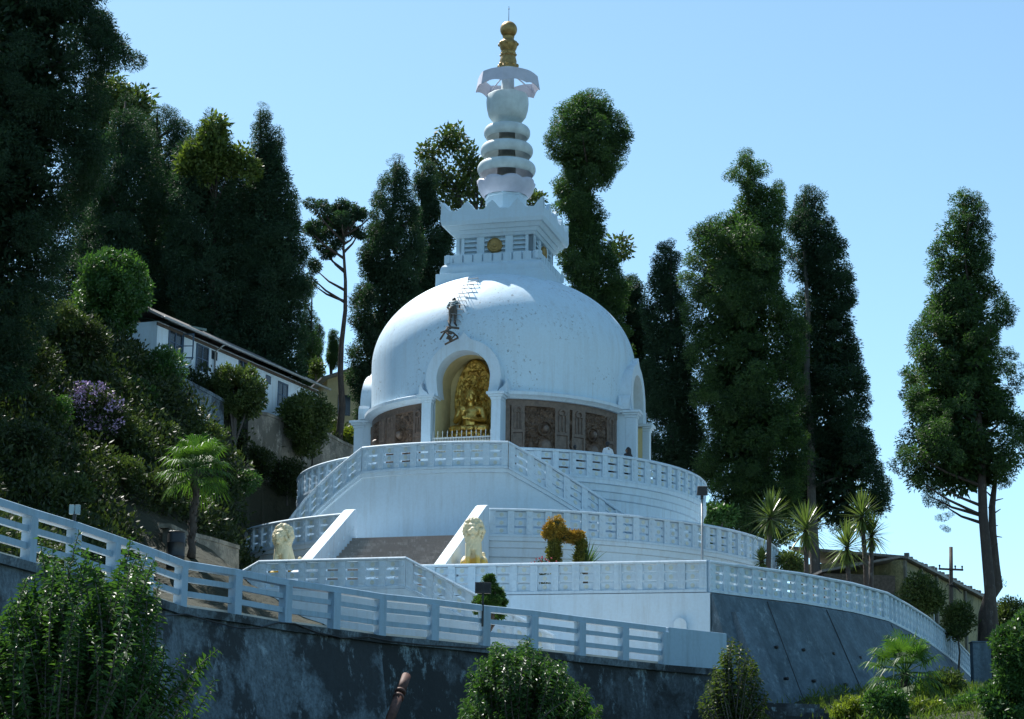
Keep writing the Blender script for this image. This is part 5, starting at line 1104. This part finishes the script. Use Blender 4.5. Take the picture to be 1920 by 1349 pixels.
hillwall('sunlit pale hillside wall ending at the left side of the dome', [(588, 798), (640, 828), (680, 846)], 11.2, 15.0, 6.5)
hillwall('low mossy grey wall behind the tall palm and the black barrel', [(318, 985), (345, 998), (395, 1010), (448, 1026)], -21.5, -14.0, 1.7)
GA = at(60, 560, -2); GB = on_z(300, 600, GA[2]); L2, ang2 = frame_on(GA, np.array([GA[0] + 7, GA[1] + 5.5, 0]))
g = thing('house', 'dark green roofed shed mostly hidden by bushes at the far left', 'house', (GA[0], GA[1], GA[2] - 4), ang2)
mb = MB(); mb.box(0, L2, 0, 4.5, -2, 3.9); mb.build('wall', M_OLD, g)
mb = MB(); mb.add([(-.4, -.5, 3.85), (L2 + .4, -.5, 3.85), (L2 + .4, 4.9, 4.7), (-.4, 4.9, 4.7), (-.4, -.5, 3.97), (L2 + .4, -.5, 3.97), (L2 + .4, 4.9, 4.82), (-.4, 4.9, 4.82)], [(0, 3, 2, 1), (4, 5, 6, 7), (0, 1, 5, 4), (1, 2, 6, 5), (2, 3, 7, 6), (3, 0, 4, 7)]); mb.build('roof', simple('green_roof_sheet', (.10, .16, .15), .5, .2, .2), g)
for k in range(3): mb = MB(); mb.box(.8 + 2.6 * k, 1.0 + 2.6 * k, -.06, -.002, 0, 3.8); mb.build('post', M_WHITEMETAL, g)
mb = MB(); mb.box(2.0, 2.9, -.05, -.002, .2, 2.3); mb.build('door', M_BLUEFRAME, g)
YA = at(614, 712, 30); yb_ang = math.radians(18)
yb = thing('house', 'small pale yellow house in the gap behind the long bare trunk', 'house', (YA[0], YA[1], YA[2] - 3.4), yb_ang)
mb = MB(); mb.box(0, 5, 0, 4, -3, 3.4); mb.build('wall', simple('pale_yellow_plaster', (.55, .48, .28), .8, 0, .15, 2), yb)
mb = MB(); mb.add([(-.5, -.5, 3.3), (2.5, -.5, 4.5), (5.5, -.5, 3.3), (-.5, 4.5, 3.3), (2.5, 4.5, 4.5), (5.5, 4.5, 3.3), (-.5, -.5, 3.42), (2.5, -.5, 4.62), (5.5, -.5, 3.42), (-.5, 4.5, 3.42), (2.5, 4.5, 4.62), (5.5, 4.5, 3.42)], [(0, 3, 4, 1), (1, 4, 5, 2), (6, 7, 10, 9), (7, 8, 11, 10), (0, 1, 7, 6), (1, 2, 8, 7), (3, 9, 10, 4), (4, 10, 11, 5), (0, 6, 9, 3), (2, 5, 11, 8)]); mb.build('roof', M_ROOF, yb)
mb = MB(); mb.add([(0, -.002, 3.4), (5, -.002, 3.4), (2.5, -.002, 4.4), (0, .2, 3.4), (5, .2, 3.4), (2.5, .2, 4.4)], [(0, 1, 2), (5, 4, 3), (0, 2, 5, 3), (1, 4, 5, 2), (0, 3, 4, 1)]); mb.build('gable', M_CREAM, yb)
for x in (.7, 2.6): mb = MB(); mb.box(x, x + .8, -.03, -.003, 1.2, 2.5); mb.build('window', M_GLASS, yb)
OA = at(1693, 1048, 12); OB = on_z(1850, 1128, OA[2]); L3, ang3 = frame_on(OA, OB)
ob = thing('old_building', 'old mossy yellowish building with a broken tiled roof edge behind the yuccas', 'building', (OA[0], OA[1], OA[2] - 4.2), ang3)
mb = MB(); mb.box(0, L3 + 2, 0, 6, -3, 4.15); mb.build('wall', stained('mossy_yellow_wall', (.40, .36, .19), (.10, .11, .06), (.50, .47, .30), 1.3, thr=.52), ob)
mb = MB(); mb.add([(-.25, -.35, 4.16), (L3 + 2, -.35, 4.16), (L3 + 2, 6.2, 5.0), (-.25, 6.2, 5.0), (-.25, -.35, 4.30), (L3 + 2, -.35, 4.30), (L3 + 2, 6.2, 5.15), (-.25, 6.2, 5.15)], [(0, 3, 2, 1), (4, 5, 6, 7), (0, 1, 5, 4), (1, 2, 6, 5), (2, 3, 7, 6), (3, 0, 4, 7)]); mb.build('roof', M_ROOF, ob)
rng = np.random.default_rng(12)
for k in range(26):
    mb = MB()
    x = .1 + k * L3 / 26 + rng.uniform(-.1, .1); h = rng.uniform(.04, .22); mb.box(x, x + rng.uniform(.15, .3), -.30, -.05, 4.305, 4.305 + h); mb.build('roof_tile', M_ROOF, ob)
for k in range(3): mb = MB(); x = 2.5 + k * 3.6; mb.box(x, x + 1.1, -.02, .06, 1.6, 3.0); mb.build('window', M_GLASS, ob)
for k in range(5): mb = MB(); x = .02 + k * 3.3; mb.box(x, x + .35, -.12, -.002, -3, 4.15); mb.build('pilaster', M_OLD, ob)
sA = at(1545, 1068, 10); sh = thing('shed', 'dark low lean-to roof left of the old building, behind the yuccas', 'shed', (sA[0], 10, sA[2] - 2.2), math.radians(8))
mb = MB(); mb.box(0, 3.8, 0, 3, -1.5, 2.0); mb.build('wall', M_WOOD, sh); mb = MB(); mb.add([(-.2, -.3, 2.02), (4.0, -.3, 2.9), (4.0, 3.3, 2.9), (-.2, 3.3, 2.02), (-.2, -.3, 2.14), (4.0, -.3, 3.02), (4.0, 3.3, 3.02), (-.2, 3.3, 2.14)], [(0, 3, 2, 1), (4, 5, 6, 7), (0, 1, 5, 4), (1, 2, 6, 5), (2, 3, 7, 6), (3, 0, 4, 7)]); mb.build('roof', M_ROOF, sh)
# dark steps at the lower right
p = at(1490, 1318, -28); root = thing('stone_steps', 'dark stone steps at the foot of the grey battered wall', 'steps', (p[0], -28, p[2] - 1.2), math.radians(14))
mb = MB()
for k in range(9): mb.box(-1.4, 1.7, -1.4 + k * .42, -.9 + k * .42 + .6, -1.5, .18 * k - .1)
mb.build('treads', M_RETAINDARK, root)

# ------------------------------------------------------------------ street furniture
lp = at(1317, 1055, -19.2); lt_ = at(1318, 930, -19.2); root = thing('lamp_post', 'thin grey lamp post with black box lamp head at the plaza corner', 'lamp', (lp[0], -19.2, ZPLAZA - .02)); hgt = lt_[2] - ZPLAZA
mb = MB(); mb.smooth = True; mb.tube([(0, 0, 0), (0, 0, .9), (0, 0, hgt)], [.07, .05, .042], 10); mb.build('pole', M_GREYMETAL, root)
mb = MB(); mb.add([(-.20, -.16, hgt), (.20, -.16, hgt), (.20, .16, hgt + .06), (-.20, .16, hgt + .06), (-.17, -.20, hgt + .36), (.19, -.20, hgt + .36), (.17, .10, hgt + .42), (-.17, .10, hgt + .42)], [(0, 3, 2, 1), (4, 5, 6, 7), (0, 1, 5, 4), (1, 2, 6, 5), (2, 3, 7, 6), (3, 0, 4, 7)]); mb.build('lamp_head', M_METAL, root, bevel=.02)
mb = MB(); mb.box(-.05, .05, -.06, .06, hgt - .12, hgt + .02); mb.build('bracket', M_METAL, root)
fp = FP[5 + 10]; pp = at(905, 1150, fp[1] - .2); root = thing('floodlight', 'black floodlight seen from behind on a short stake at the fence', 'lamp', (pp[0], fp[1] - .22, 9.9)); t = at(905, 1112, fp[1] - .22)[2] - 9.9
mb = MB(); mb.box(-.035, .035, -.02, .02, -.2, t); mb.build('stake', M_METAL, root); mb = MB(); mb.box(-.26, .26, -.06, .05, t - .02, t + .34); [mb.box(-.22 + k * .09, -.20 + k * .09, -.09, -.06, t + .02, t + .30) for k in range(6)]; mb.build('housing', M_METAL, root, bevel=.015)
fq_ = FP[5 + 1]; root = thing('floodlight', 'twin plate floodlight with pale blue backs standing on the fence at the left', 'lamp', (fq_[0], fq_[1], 10.40)); k = (fq_[1] - CAM[1]) / FPX
mb = MB(); mb.box(-.04, .04, -.04, .04, -.1, 45 * k * .45); mb.build('stake', M_METAL, root)
for sx in (-1, 1): mb = MB(); mb.box(sx * .075 - .062, sx * .075 + .062, -.05, .05, .20, .44); mb.build('housing', simple('pale_blue_metal', (.20, .30, .34), .4, .2, .1), root, bevel=.01)
bp = at(329, 1048, -23.5); root = thing('barrel', 'black plastic water barrel beside the tall palm trunk', 'barrel', (bp[0], -23.5, bp[2] - .4))
mb = MB(); mb.lathe([(.0, 0), (.31, 0), (.33, .05), (.33, .45), (.345, .48), (.33, .51), (.33, .95), (.345, .98), (.33, 1.01), (.33, 1.28), (.30, 1.34), (.0, 1.34)], 28); mb.build('drum', M_BLACKPLASTIC, root, smooth_angle=35)
mb = MB(); mb.lathe([(0, 1.34), (.31, 1.34), (.32, 1.38), (.28, 1.41), (0, 1.42)], 28); mb.build('lid', M_BLACKPLASTIC, root, smooth_angle=35)
# cable sagging along the top of the wall
pts = []
for (x, y) in [(250, 1150), (300, 1155), (345, 1152), (390, 1165), (440, 1178), (480, 1178), (520, 1168), (550, 1170), (590, 1186), (640, 1197), (690, 1195), (730, 1203), (790, 1210), (860, 1214), (930, 1218)]:
    zc = np.interp(x, [250, 930], [8.3, 8.75]); P0 = FP[0]
    best = None
    for a, b2 in zip(FP[:-1], FP[1:]):
        d = b2 - a; n_ = np.array([-d[1], d[0], 0]); n_ = n_ / np.linalg.norm(n_); pt = on_plane(x, y, a - n_ * .19, n_); s = np.dot(pt - a, d) / np.dot(d, d)
        if -.02 <= s <= 1.02: best = pt - n_ * (.06 + max(0, 8.95 - pt[2]) * .17)
    if best is not None: pts.append(best)
mb = MB(); mb.smooth = True; mb.tube([p - pts[0] for p in pts], .022, 6); root = link('cable', mb.mesh('cable', M_METAL), None, pts[0]); tag(root, 'black cable sagging along the top of the stained wall', 'cable')
# rusty pipes sticking out low on the wall
rp_ = at(752, 1290, -38.2); root = thing('drain_pipe', 'rust red broken drain pipe leaning on the stained wall at the bottom', 'pipe', rp_)
mb = MB()
A, B = at(762, 1268, -37.3) - rp_, at(733, 1345, -38.6) - rp_; d = B - A
mb.smooth = True; mb.tube([A, A + d * .42], [.14, .14], 14); mb.tube([A + d * .38, A + d * .42], [.17, .17], 14); mb.build('upper_pipe', M_RUST, root)
mb = MB(); mb.smooth = True; mb.tube([A + d * .5, B + d * .2], [.14, .14], 14); mb.tube([A + d * .5, A + d * .55], [.17, .17], 14); mb.build('lower_pipe', M_RUST, root)
# ------------------------------------------------------------------ statues
bpos = pol(DN - 1.25, TH, 21.55); bud = thing('buddha_statue', 'gilded seated Buddha with raised hand before a leaf shaped halo in the front niche', 'statue', bpos, math.radians(TH))
B = MB()
B.capsule((-.50, .05, .24), .25, (.50, .05, .24), .25); B.capsule((-.74, -.16, .20), .20, (.22, -.52, .17), .13); B.capsule((.74, -.16, .20), .20, (-.22, -.46, .20), .13); B.capsule((-.5, .1, .24), .24, (-.76, -.18, .2), .2); B.capsule((.5, .1, .24), .24, (.76, -.18, .2), .2)
B.capsule((0, .10, .34), .40, (0, .06, .95), .37); B.capsule((-.40, .06, 1.14), .20, (.40, .06, 1.14), .20); B.capsule((-.22, 0, 1.0), .24, (.22, 0, 1.0), .24)
B.capsule((0, .04, 1.25), .16, (0, 0, 1.5), .145); B.sphere((0, -.02, 1.70), (.235, .255, .30), 20, 14); B.sphere((0, .02, 2.0), (.13, .13, .12)); B.sphere((0, .02, 1.84), (.25, .26, .20))
for i in range(70):                                             # hair curls
    a = i * 2.399; z = 1.80 + .30 * (i / 70); r = .255 * math.sqrt(max(0.02, 1 - ((z - 1.78) / .33) ** 2)); p = (r * math.cos(a), .02 + r * math.sin(a), z)
    if p[1] > -.12 or z > 1.86: B.sphere(p, .038, 6, 5)
for s in (-1, 1):
    B.capsule((s * .245, .02, 1.76), .045, (s * .235, 0, 1.50), .035); B.sphere((s * .095, -.245, 1.735), (.055, .02, .016)); B.capsule((s * .04, -.255, 1.79), .016, (s * .15, -.225, 1.80), .014); B.sphere((s * .12, -.19, 1.63), (.08, .06, .07))
    B.capsule((s * .54, .06, 1.10), .17, (s * .68, -.02, .62), .14)
B.capsule((0, -.265, 1.77), .022, (0, -.295, 1.67), .038); B.capsule((-.055, -.255, 1.585), .02, (.055, -.255, 1.585), .02); B.sphere((0, -.20, 1.52), (.08, .06, .05))
B.capsule((-.68, -.02, .62), .13, (-.22, -.46, .86), .08); B.capsule((.68, -.02, .62), .13, (.10, -.50, .62), .08)   # forearms
B.capsule((-.22, -.46, .86), .075, (-.20, -.50, 1.00), .07)                                                        # right palm raised
for k, (dx, L) in enumerate(((-.075, .13), (-.025, .16), (.025, .155), (.07, .11))): B.capsule((-.20 + dx, -.51, 1.02), .026, (-.20 + dx * 1.15, -.52, 1.04 + L), .02)
B.capsule((-.14, -.50, .95), .03, (-.06, -.54, 1.06), .022)
B.capsule((.10, -.50, .62), .075, (-.02, -.53, .66), .065)                                                          # left palm below
for k, (dz, L) in enumerate(((.06, .14), (.02, .17), (-.02, .16), (-.06, .12))): B.capsule((-.05, -.54, .66 + dz), .026, (-.07 - L, -.55, .68 + dz), .02)
B.capsule((.02, -.53, .72), .03, (-.04, -.55, .82), .022)
for k in range(7):                                              # robe folds
    t = k / 6; B.tube([(-.42 + .12 * t, -.28, 1.10 - .10 * t), (-.05 + .1 * t, -.36 - .03 * t, .88 - .22 * t), (.36 + .05 * t, -.28, .98 - .34 * t)], .018, 5)
for k in range(6): B.tube([(-.62 + .22 * k, -.42 - .10 * (1 - abs(k - 2.5) / 2.5), .30), (-.55 + .2 * k, -.52 - .1 * (1 - abs(k - 2.5) / 2.5), .08)], .02, 5)
me = fused(B, .020, 1); me.materials.append(M_GOLDFIG); link('body', me, bud)
L = MB(); L.lathe([(0, -.42), (.90, -.42), (.92, -.34), (.80, -.28), (.78, -.20), (.96, -.12), (1.0, -.02), (.90, .02), (0, .04)], 48)
for k in range(20): a = 2 * PI * k / 20; L.sphere((.93 * math.cos(a), .93 * math.sin(a), -.12), (.12, .12, .12), 8, 6)
lo = L.build('lotus_throne', M_GOLD, bud, smooth_angle=50); lo.scale = (1, .62, 1)
ns_, nr_ = 150, 70; vs = []; rng = np.random.default_rng(6)
for j in range(nr_ + 1):
    for i in range(ns_):
        t = 2 * PI * i / ns_; rr = j / nr_; cx, sz = math.sin(t), math.cos(t); wx = .97 * (1 - .12 * max(0, sz)); x = wx * cx * rr; z = 1.78 + 1.85 * sz * rr * (1 if sz < 0 else (1 + .0 * rr))
        p = Vector((x * 4.5, z * 4.5, 3)); hgt_ = .10 * abs(mnoise.noise(p)) * 2 + .05 * abs(mnoise.noise(p * 2.3)) * 2
        band = .08 if .86 < rr < .97 else 0
        if rr > .97: hgt_ = 0
        vs.append((x, .62 - hgt_ * (1 if rr < .86 else .5) - band, z))
b0 = len(vs); vs += [(v[0], .80, v[2]) for v in vs[nr_ * ns_:]]
Mn = MB(); Mn.smooth = True; Mn.add(vs, [(j * ns_ + i, j * ns_ + (i + 1) % ns_, (j + 1) * ns_ + (i + 1) % ns_, (j + 1) * ns_ + i) for j in range(nr_) for i in range(ns_)] + [(nr_ * ns_ + i, nr_ * ns_ + (i + 1) % ns_, b0 + (i + 1) % ns_, b0 + i) for i in range(ns_)] + [tuple(range(b0 + ns_ - 1, b0 - 1, -1))])
Mn.build('halo', M_GOLD, bud)
ped = thing('pedestal', 'white block under the golden statue inside the front niche', 'pedestal', pol(DN - 1.25, TH, ZT1), math.radians(TH))
mb = MB(); mb.box(-1.18, 1.18, -.75, .95, 0, 2.1); mb.box(-1.22, 1.22, -.80, 1.0, 2.1, 2.22); mb.build('block', M_CREAM, ped, bevel=.02)
gr = thing('railing', 'low white spiked metal railing before the golden statue', 'railing', pol(DN + .02, TH, ZT1), math.radians(TH))
mb = MB(); mb.box(-1.40, 1.40, -.10, .10, 0, 1.55); mb.build('kerb', M_WHITE, gr)
mb = MB(); mb.box(-1.38, 1.38, -.02, .02, 1.66, 1.70); mb.box(-1.38, 1.38, -.02, .02, 2.22, 2.27); mb.build('rails', M_WHITEMETAL, gr)
for k in range(37):
    x = -1.35 + k * .075; mb = MB(); tall = k % 3 == 0; mb.box(x - .012, x + .012, -.035, -.021, 1.55, 2.48 if tall else 2.28)
    if tall: mb.add([(x - .03, -.028, 2.48), (x, -.045, 2.48), (x + .03, -.028, 2.48), (x, -.012, 2.48), (x, -.028, 2.60)], [(0, 1, 4), (1, 2, 4), (2, 3, 4), (3, 0, 4), (3, 2, 1, 0)])
    mb.build('bar', M_WHITEMETAL, gr)

def lion(label, u, d, turn):
    p = loc2(u, d, ZPLAZA); root = thing('lion_statue', label, 'statue', p, math.radians(TH + turn), group='seated lion statues flanking the stairs')
    mb = MB(); mb.box(-.62, .62, -.85, .85, 0, .25); mb.box(-.52, .52, -.75, .75, .25, 1.05); mb.box(-.62, .62, -.85, .85, 1.05, 1.22); mb.build('pedestal', M_WHITE, root, bevel=.02)
    rng = np.random.default_rng(int(abs(u) * 10 + (u > 0))); A = MB()
    A.capsule((0, .30, .42), .40, (0, -.05, 1.05), .36); A.sphere((0, .36, .40), (.46, .42, .40)); A.capsule((0, -.1, .95), .34, (0, -.22, 1.35), .30)
    for s in (-1, 1):
        A.capsule((s * .20, -.28, .98), .17, (s * .23, -.38, .52), .125); A.capsule((s * .23, -.38, .52), .12, (s * .24, -.36, .12), .10); A.capsule((s * .24, -.38, .09), .10, (s * .25, -.54, .07), .10)
        for q in (-.07, 0, .07): A.sphere((s * .25 + q, -.62, .06), .05, 8, 6)
        A.capsule((s * .36, .42, .40), .27, (s * .42, .02, .30), .20); A.capsule((s * .42, .05, .26), .15, (s * .42, .30, .10), .11); A.capsule((s * .42, .25, .09), .10, (s * .43, -.16, .07), .09)
        A.sphere((s * .24, -.22, 1.93), (.09, .06, .10)); A.sphere((s * .12, -.575, 1.66), (.06, .04, .045)); A.capsule((s * .04, -.57, 1.73), .035, (s * .19, -.52, 1.75), .04); A.sphere((s * .12, -.62, 1.46), (.12, .12, .10))
    A.sphere((0, -.30, 1.60), (.31, .32, .33), 18, 12); A.capsule((0, -.45, 1.56), .18, (0, -.68, 1.50), .13); A.sphere((0, -.79, 1.55), (.08, .05, .05)); A.capsule((0, -.45, 1.36), .14, (0, -.64, 1.30), .10)
    A.capsule((.0, .72, .15), .07, (.35, .78, .35), .06); A.capsule((.35, .78, .35), .07, (.38, .7, .75), .10)
    for i in range(150):                                        # mane curls
        v = unit(rng.normal(size=3)); q = np.array([0, -.18, 1.55]) + v * np.array([.44, .38, .46])
        if q[1] < -.42 and abs(q[0]) < .30 and q[2] > 1.25: continue
        A.sphere(q, .095 * rng.uniform(.7, 1.3), 8, 6)
    for i in range(90):
        a = rng.uniform(-1.2, 1.2); z = rng.uniform(.82, 1.30); rr = .30 + .10 * (z - .8); A.sphere((rr * 1.05 * math.sin(a), -.16 - rr * math.cos(a) * .9, z), .075, 8, 6)
    me = fused(A, .02, 0); me.materials.append(M_STATUE); b = link('body', me, root, (0, 0, 1.22)); b.scale = (.86, .95, 1.0); return root
lion('yellowed lion statue at the right of the stairs, white coping behind its head', 3.95, 17.6, 12)
lion('yellowed lion statue at the left of the stairs, shaded balustrade behind it', -3.95, 17.6, -8)

# ------------------------------------------------------------------ people
def person(label, J, M, shirt, trouser, voxel=.009, hair_long=False, skirt=False):
    loc = M.translation; root = bpy.data.objects.new('person', None); COL.objects.link(root); root.matrix_world = M; root.empty_display_size = .3; tag(root, label, 'person')
    g = lambda k: np.array(J[k], float)
    b = MB(); hc = g('head'); fw = np.array(J.get('face', (0, 1, 0)), float); fw /= np.linalg.norm(fw); sd = np.cross(fw, [0, 0, 1.0]); sd /= np.linalg.norm(sd); up = np.cross(sd, fw)
    P = lambda x, y, z: hc + sd * x + fw * y + up * z
    b.sphere(hc, (.078, .095, .115), 16, 12); b.capsule(P(0, .02, -.05), .065, P(0, .055, -.085), .035); b.capsule(P(0, .09, .005), .012, P(0, .112, -.03), .017); b.capsule(P(-.022, .092, -.062), .009, P(.022, .092, -.062), .009)
    for s in (-1, 1): b.sphere(P(s * .033, .088, .012), .013, 8, 6); b.sphere(P(s * .082, 0, -.01), .024, 8, 6); b.capsule(P(s * .018, .094, .03), .008, P(s * .05, .084, .03), .008)
    b.capsule(g('neck') - np.array([0, 0, .05]), .058, hc - np.array([0, 0, .07]), .052)
    b.capsule(g('pelvis'), .125, g('chest'), .125); b.capsule(g('shl'), .07, g('shr'), .07); b.capsule(g('chest'), .12, g('neck') - np.array([0, 0, .06]), .08)
    for s in ('l', 'r'):
        b.capsule(g('hip' + s), .095, g('knee' + s), .062); b.capsule(g('knee' + s), .060, g('ank' + s), .040); b.capsule(g('ank' + s) - np.array([0, .02, .03]), .045, g('toe' + s), .034)
        b.capsule(g('sh' + s), .055, g('elb' + s), .042); b.capsule(g('elb' + s), .042, g('wri' + s), .030)
        w_ = g('wri' + s); d = w_ - g('elb' + s); d /= np.linalg.norm(d); lat = np.cross(d, [0.1, .9, .3]); lat /= np.linalg.norm(lat); nn = np.cross(lat, d); hand = w_ + d * .085
        b.capsule(w_ + lat * .018, .022, hand + lat * .022, .019); b.capsule(w_ - lat * .018, .022, hand - lat * .022, .019)
        for q, L in ((-.033, .060), (-.011, .075), (.011, .072), (.033, .056)):
            k1 = hand + lat * q * 1.1 + d * L * .55; b.capsule(hand + lat * q, .0105, k1, .010); b.capsule(k1, .010, k1 + d * L * .35 + nn * L * .35, .009)
        b.capsule(w_ + lat * .03 + d * .02, .014, w_ + lat * .065 + d * .075 + nn * .02, .011)
    me = fused(b, voxel, 1); me.materials.append(M_SKIN); link('body', me, root)
    c = MB(); c.capsule(g('pelvis') + np.array([0, 0, .06]), .145, g('chest'), .148); c.capsule(g('chest'), .138, g('neck') - np.array([0, 0, .09]), .078); c.capsule(g('shl'), .072, g('shr'), .072); c.capsule(g('neck') - np.array([0, 0, .02]), .066, g('shl') * .8 + g('neck') * .2, .062); c.capsule(g('neck') - np.array([0, 0, .02]), .066, g('shr') * .8 + g('neck') * .2, .062)
    for s in ('l', 'r'): c.capsule(g('sh' + s), .075, g('sh' + s) * .15 + g('elb' + s) * .85, .062)
    me = fused(c, .011, 3); me.materials.append(shirt); link('shirt', me, root)
    c = MB(); c.capsule(g('pelvis') - np.array([.04, 0, .02]), .142, g('pelvis') + np.array([.04, 0, .05]), .142)
    for s in ('l', 'r'): c.capsule(g('hip' + s), .115, g('knee' + s), .082); c.capsule(g('knee' + s), .080, g('ank' + s) + np.array([0, 0, .02]), .064)
    me = fused(c, .011, 3); me.materials.append(trouser); link('trousers', me, root)
    h = MB(); h.sphere(P(0, -.018, .028), (.092, .098, .112), 14, 10); h.capsule(P(0, -.05, -.02), .07, P(0, -.05, -.06), .05)
    if hair_long: h.capsule(P(0, -.06, 0), .095, P(0, -.10, -.34), .075); h.capsule(P(.05, -.05, 0), .06, P(.06, -.06, -.28), .04); h.capsule(P(-.05, -.05, 0), .06, P(-.06, -.06, -.28), .04)
    me = fused(h, .012, 2); me.materials.append(M_HAIR); link('hair', me, root)
    s_ = MB()
    for s in ('l', 'r'): s_.capsule(g('ank' + s) - np.array([0, .03, .04]), .052, g('toe' + s) + np.array([0, .01, -.002]), .040)
    me = fused(s_, .010, 2); me.materials.append(M_DARKCLOTH); link('shoes', me, root)
    return root
STAND = dict(pelvis=(0, 0, .93), chest=(0, .01, 1.22), neck=(0, .01, 1.42), head=(0, .03, 1.56), hipl=(-.09, 0, .90), hipr=(.09, 0, .90), kneel=(-.10, .02, .50), kneer=(.10, .03, .50), ankl=(-.10, -.01, .10), ankr=(.11, .02, .10), toel=(-.12, .15, .04), toer=(.13, .18, .04),
             shl=(-.15, .01, 1.33), shr=(.15, .01, 1.33), elbl=(-.25, -.02, 1.08), elbr=(.25, -.02, 1.08), wril=(-.26, .08, .86), wrir=(.26, .08, .86))
def on_dome(px, py):
    d = _ray(px, py); c = CAM - np.array([0, 0, 25.75]); S = np.array([1 / 6.345, 1 / 6.345, 1 / 4.5]); dd, cc = d * S, c * S
    A_, B_, C_ = dd @ dd, 2 * dd @ cc, cc @ cc - 1; t = (-B_ - math.sqrt(max(0, B_ * B_ - 4 * A_ * C_))) / (2 * A_); p = CAM + d * t
    n = (p - np.array([0, 0, 25.75])) * S * S; return p, n / np.linalg.norm(n)
pf_, nf = on_dome(851, 613); ph, nh = on_dome(855, 557)
upv = ph + nh * .30 - (pf_ + nf * .22); upv /= np.linalg.norm(upv); yv = -(nf + nh); yv = yv - upv * np.dot(yv, upv); yv /= np.linalg.norm(yv); xv = np.cross(yv, upv)
pf2 = pf_ + nf * .24
M_ = Matrix(((xv[0], yv[0], upv[0], pf2[0]), (xv[1], yv[1], upv[1], pf2[1]), (xv[2], yv[2], upv[2], pf2[2]), (0, 0, 0, 1)))
Jm = dict(STAND); Jm.update(head=(0, .10, 1.54), neck=(0, .05, 1.42), face=(0, 1, -.25), elbl=(-.30, .06, 1.14), wril=(-.16, .26, 1.02), elbr=(.31, .05, 1.15), wrir=(.24, .26, 1.02), kneel=(-.11, .03, .50), kneer=(.12, .06, .51), ankl=(-.12, 0, .08), ankr=(.13, .02, .10), toel=(-.14, .14, .03), toer=(.15, .16, .04))
person('person in a striped shirt and brown trousers climbing the dome above the front niche', Jm, M_, M_STRIPE, M_TROUSER)
def stand(px, py_top, R, az, label, shirt, height=1.68, face=(0, 1, 0), **k):
    p = pol(R, az, ZT1); s = height / 1.68
    return person(label, dict(STAND, face=face), Matrix.Translation(Vector(p)) @ Matrix.Rotation(math.radians(az), 4, 'Z') @ Matrix.Scale(s, 4), shirt, M_DARKCLOTH, voxel=.014, **k)
def az_for(px, R):
    return min(np.arange(0, 80, .1), key=lambda a: abs(_px(pol(R, a, ZT1 + 1.4)) - px))
def _px(P): v = np.array(P) - CAM; return 960 + FPX * (v @ _r) / (v @ _f)
stand(1140, 832, 9.22, az_for(1140, 9.22), 'person in a white shirt standing behind the upper balustrade before the carved panel', M_CLOTH, 1.84, face=(.5, 1, 0))
stand(1178, 838, 9.22, az_for(1178, 9.22), 'person with long dark hair behind the upper balustrade by the right niche column', M_DARKCLOTH, 1.72, face=(-.6, 1, 0), hair_long=True)
stand(1078, 836, 9.22, az_for(1078, 9.22), 'person whose dark head alone shows above the upper balustrade, left of the white shirt', M_DARKCLOTH, 1.52, face=(0, 1, 0))
# iron rungs up the dome
lad = thing('rung_ladder', 'row of metal rungs climbing the dome above the striped shirt person', 'ladder', on_dome(880, 540)[0]); o = np.array(lad.location)
Lp = [(888, 530), (886, 535), (880, 541), (876.5, 547.5), (871, 556.5), (869, 563), (866.5, 570), (864, 577), (861, 585), (858, 594), (855, 603)]
for (x, y) in Lp:
    p, n = on_dome(x, y); nxt = on_dome(x - 4, y + 10)[0] - p; nxt /= np.linalg.norm(nxt); s = np.cross(n, nxt); s /= np.linalg.norm(s)
    a, b = p + s * .24, p - s * .24
    mb = MB(); mb.tube([a - n * .05 - o, a + n * .20 - o], .018, 6); mb.tube([b - n * .05 - o, b + n * .20 - o], .018, 6); mb.tube([a + n * .19 - o + s * .02, b + n * .19 - o - s * .02], .022, 6); mb.build('rung', M_GREYMETAL, lad)
# tied wooden scaffold pieces where the person stands
sc_o = at(847, 626, -7.05); scf = thing('scaffold', 'small tangle of wooden scaffold poles and boards above the front arch', 'scaffold', sc_o)
z6 = lambda X, Y, d: at(800 + X / 7.493, 500 + Y / 7.493, d) - sc_o
for (a, b, r) in [((190, 1025, -7.2), (300, 850, -6.9), .045), ((280, 850, -6.9), (455, 872, -6.7), .045), ((200, 930, -7.2), (340, 870, -6.9), .035), ((280, 930, -7.2), (370, 1045, -7.2), .04), ((320, 1045, -7.25), (395, 965, -7.1), .035), ((255, 1095, -7.1), (445, 1000, -6.95), .045), ((370, 930, -6.9), (440, 990, -6.9), .04), ((300, 760, -6.6), (345, 860, -6.8), .03)]:
    mb = MB(); mb.smooth = True; mb.tube([z6(*a), z6(*b)], r, 7); mb.build('pole', M_WOOD, scf)
def plank(q, th=.05):
    V = [z6(*p) for p in q]; nrm = np.cross(V[1] - V[0], V[2] - V[0]); nrm /= np.linalg.norm(nrm); mb = MB(); mb.add([v for v in V] + [v - nrm * th for v in V], [(0, 1, 2, 3), (7, 6, 5, 4)] + [(i, 4 + i, 4 + (i + 1) % 4, (i + 1) % 4) for i in range(4)]); mb.build('board', M_WOOD, scf)
plank([(265, 890, -7.0), (380, 935, -6.95), (345, 960, -7.1), (240, 930, -7.15)]); plank([(300, 960, -7.12), (350, 985, -7.1), (320, 1035, -7.2), (270, 1015, -7.2)]); plank([(310, 845, -6.9), (450, 865, -6.75), (450, 885, -6.8), (310, 870, -6.95)])
print('OBJECTS', len(bpy.data.objects), 'FACES', sum(len(o.data.polygons) for o in bpy.data.objects if o.type == 'MESH'))
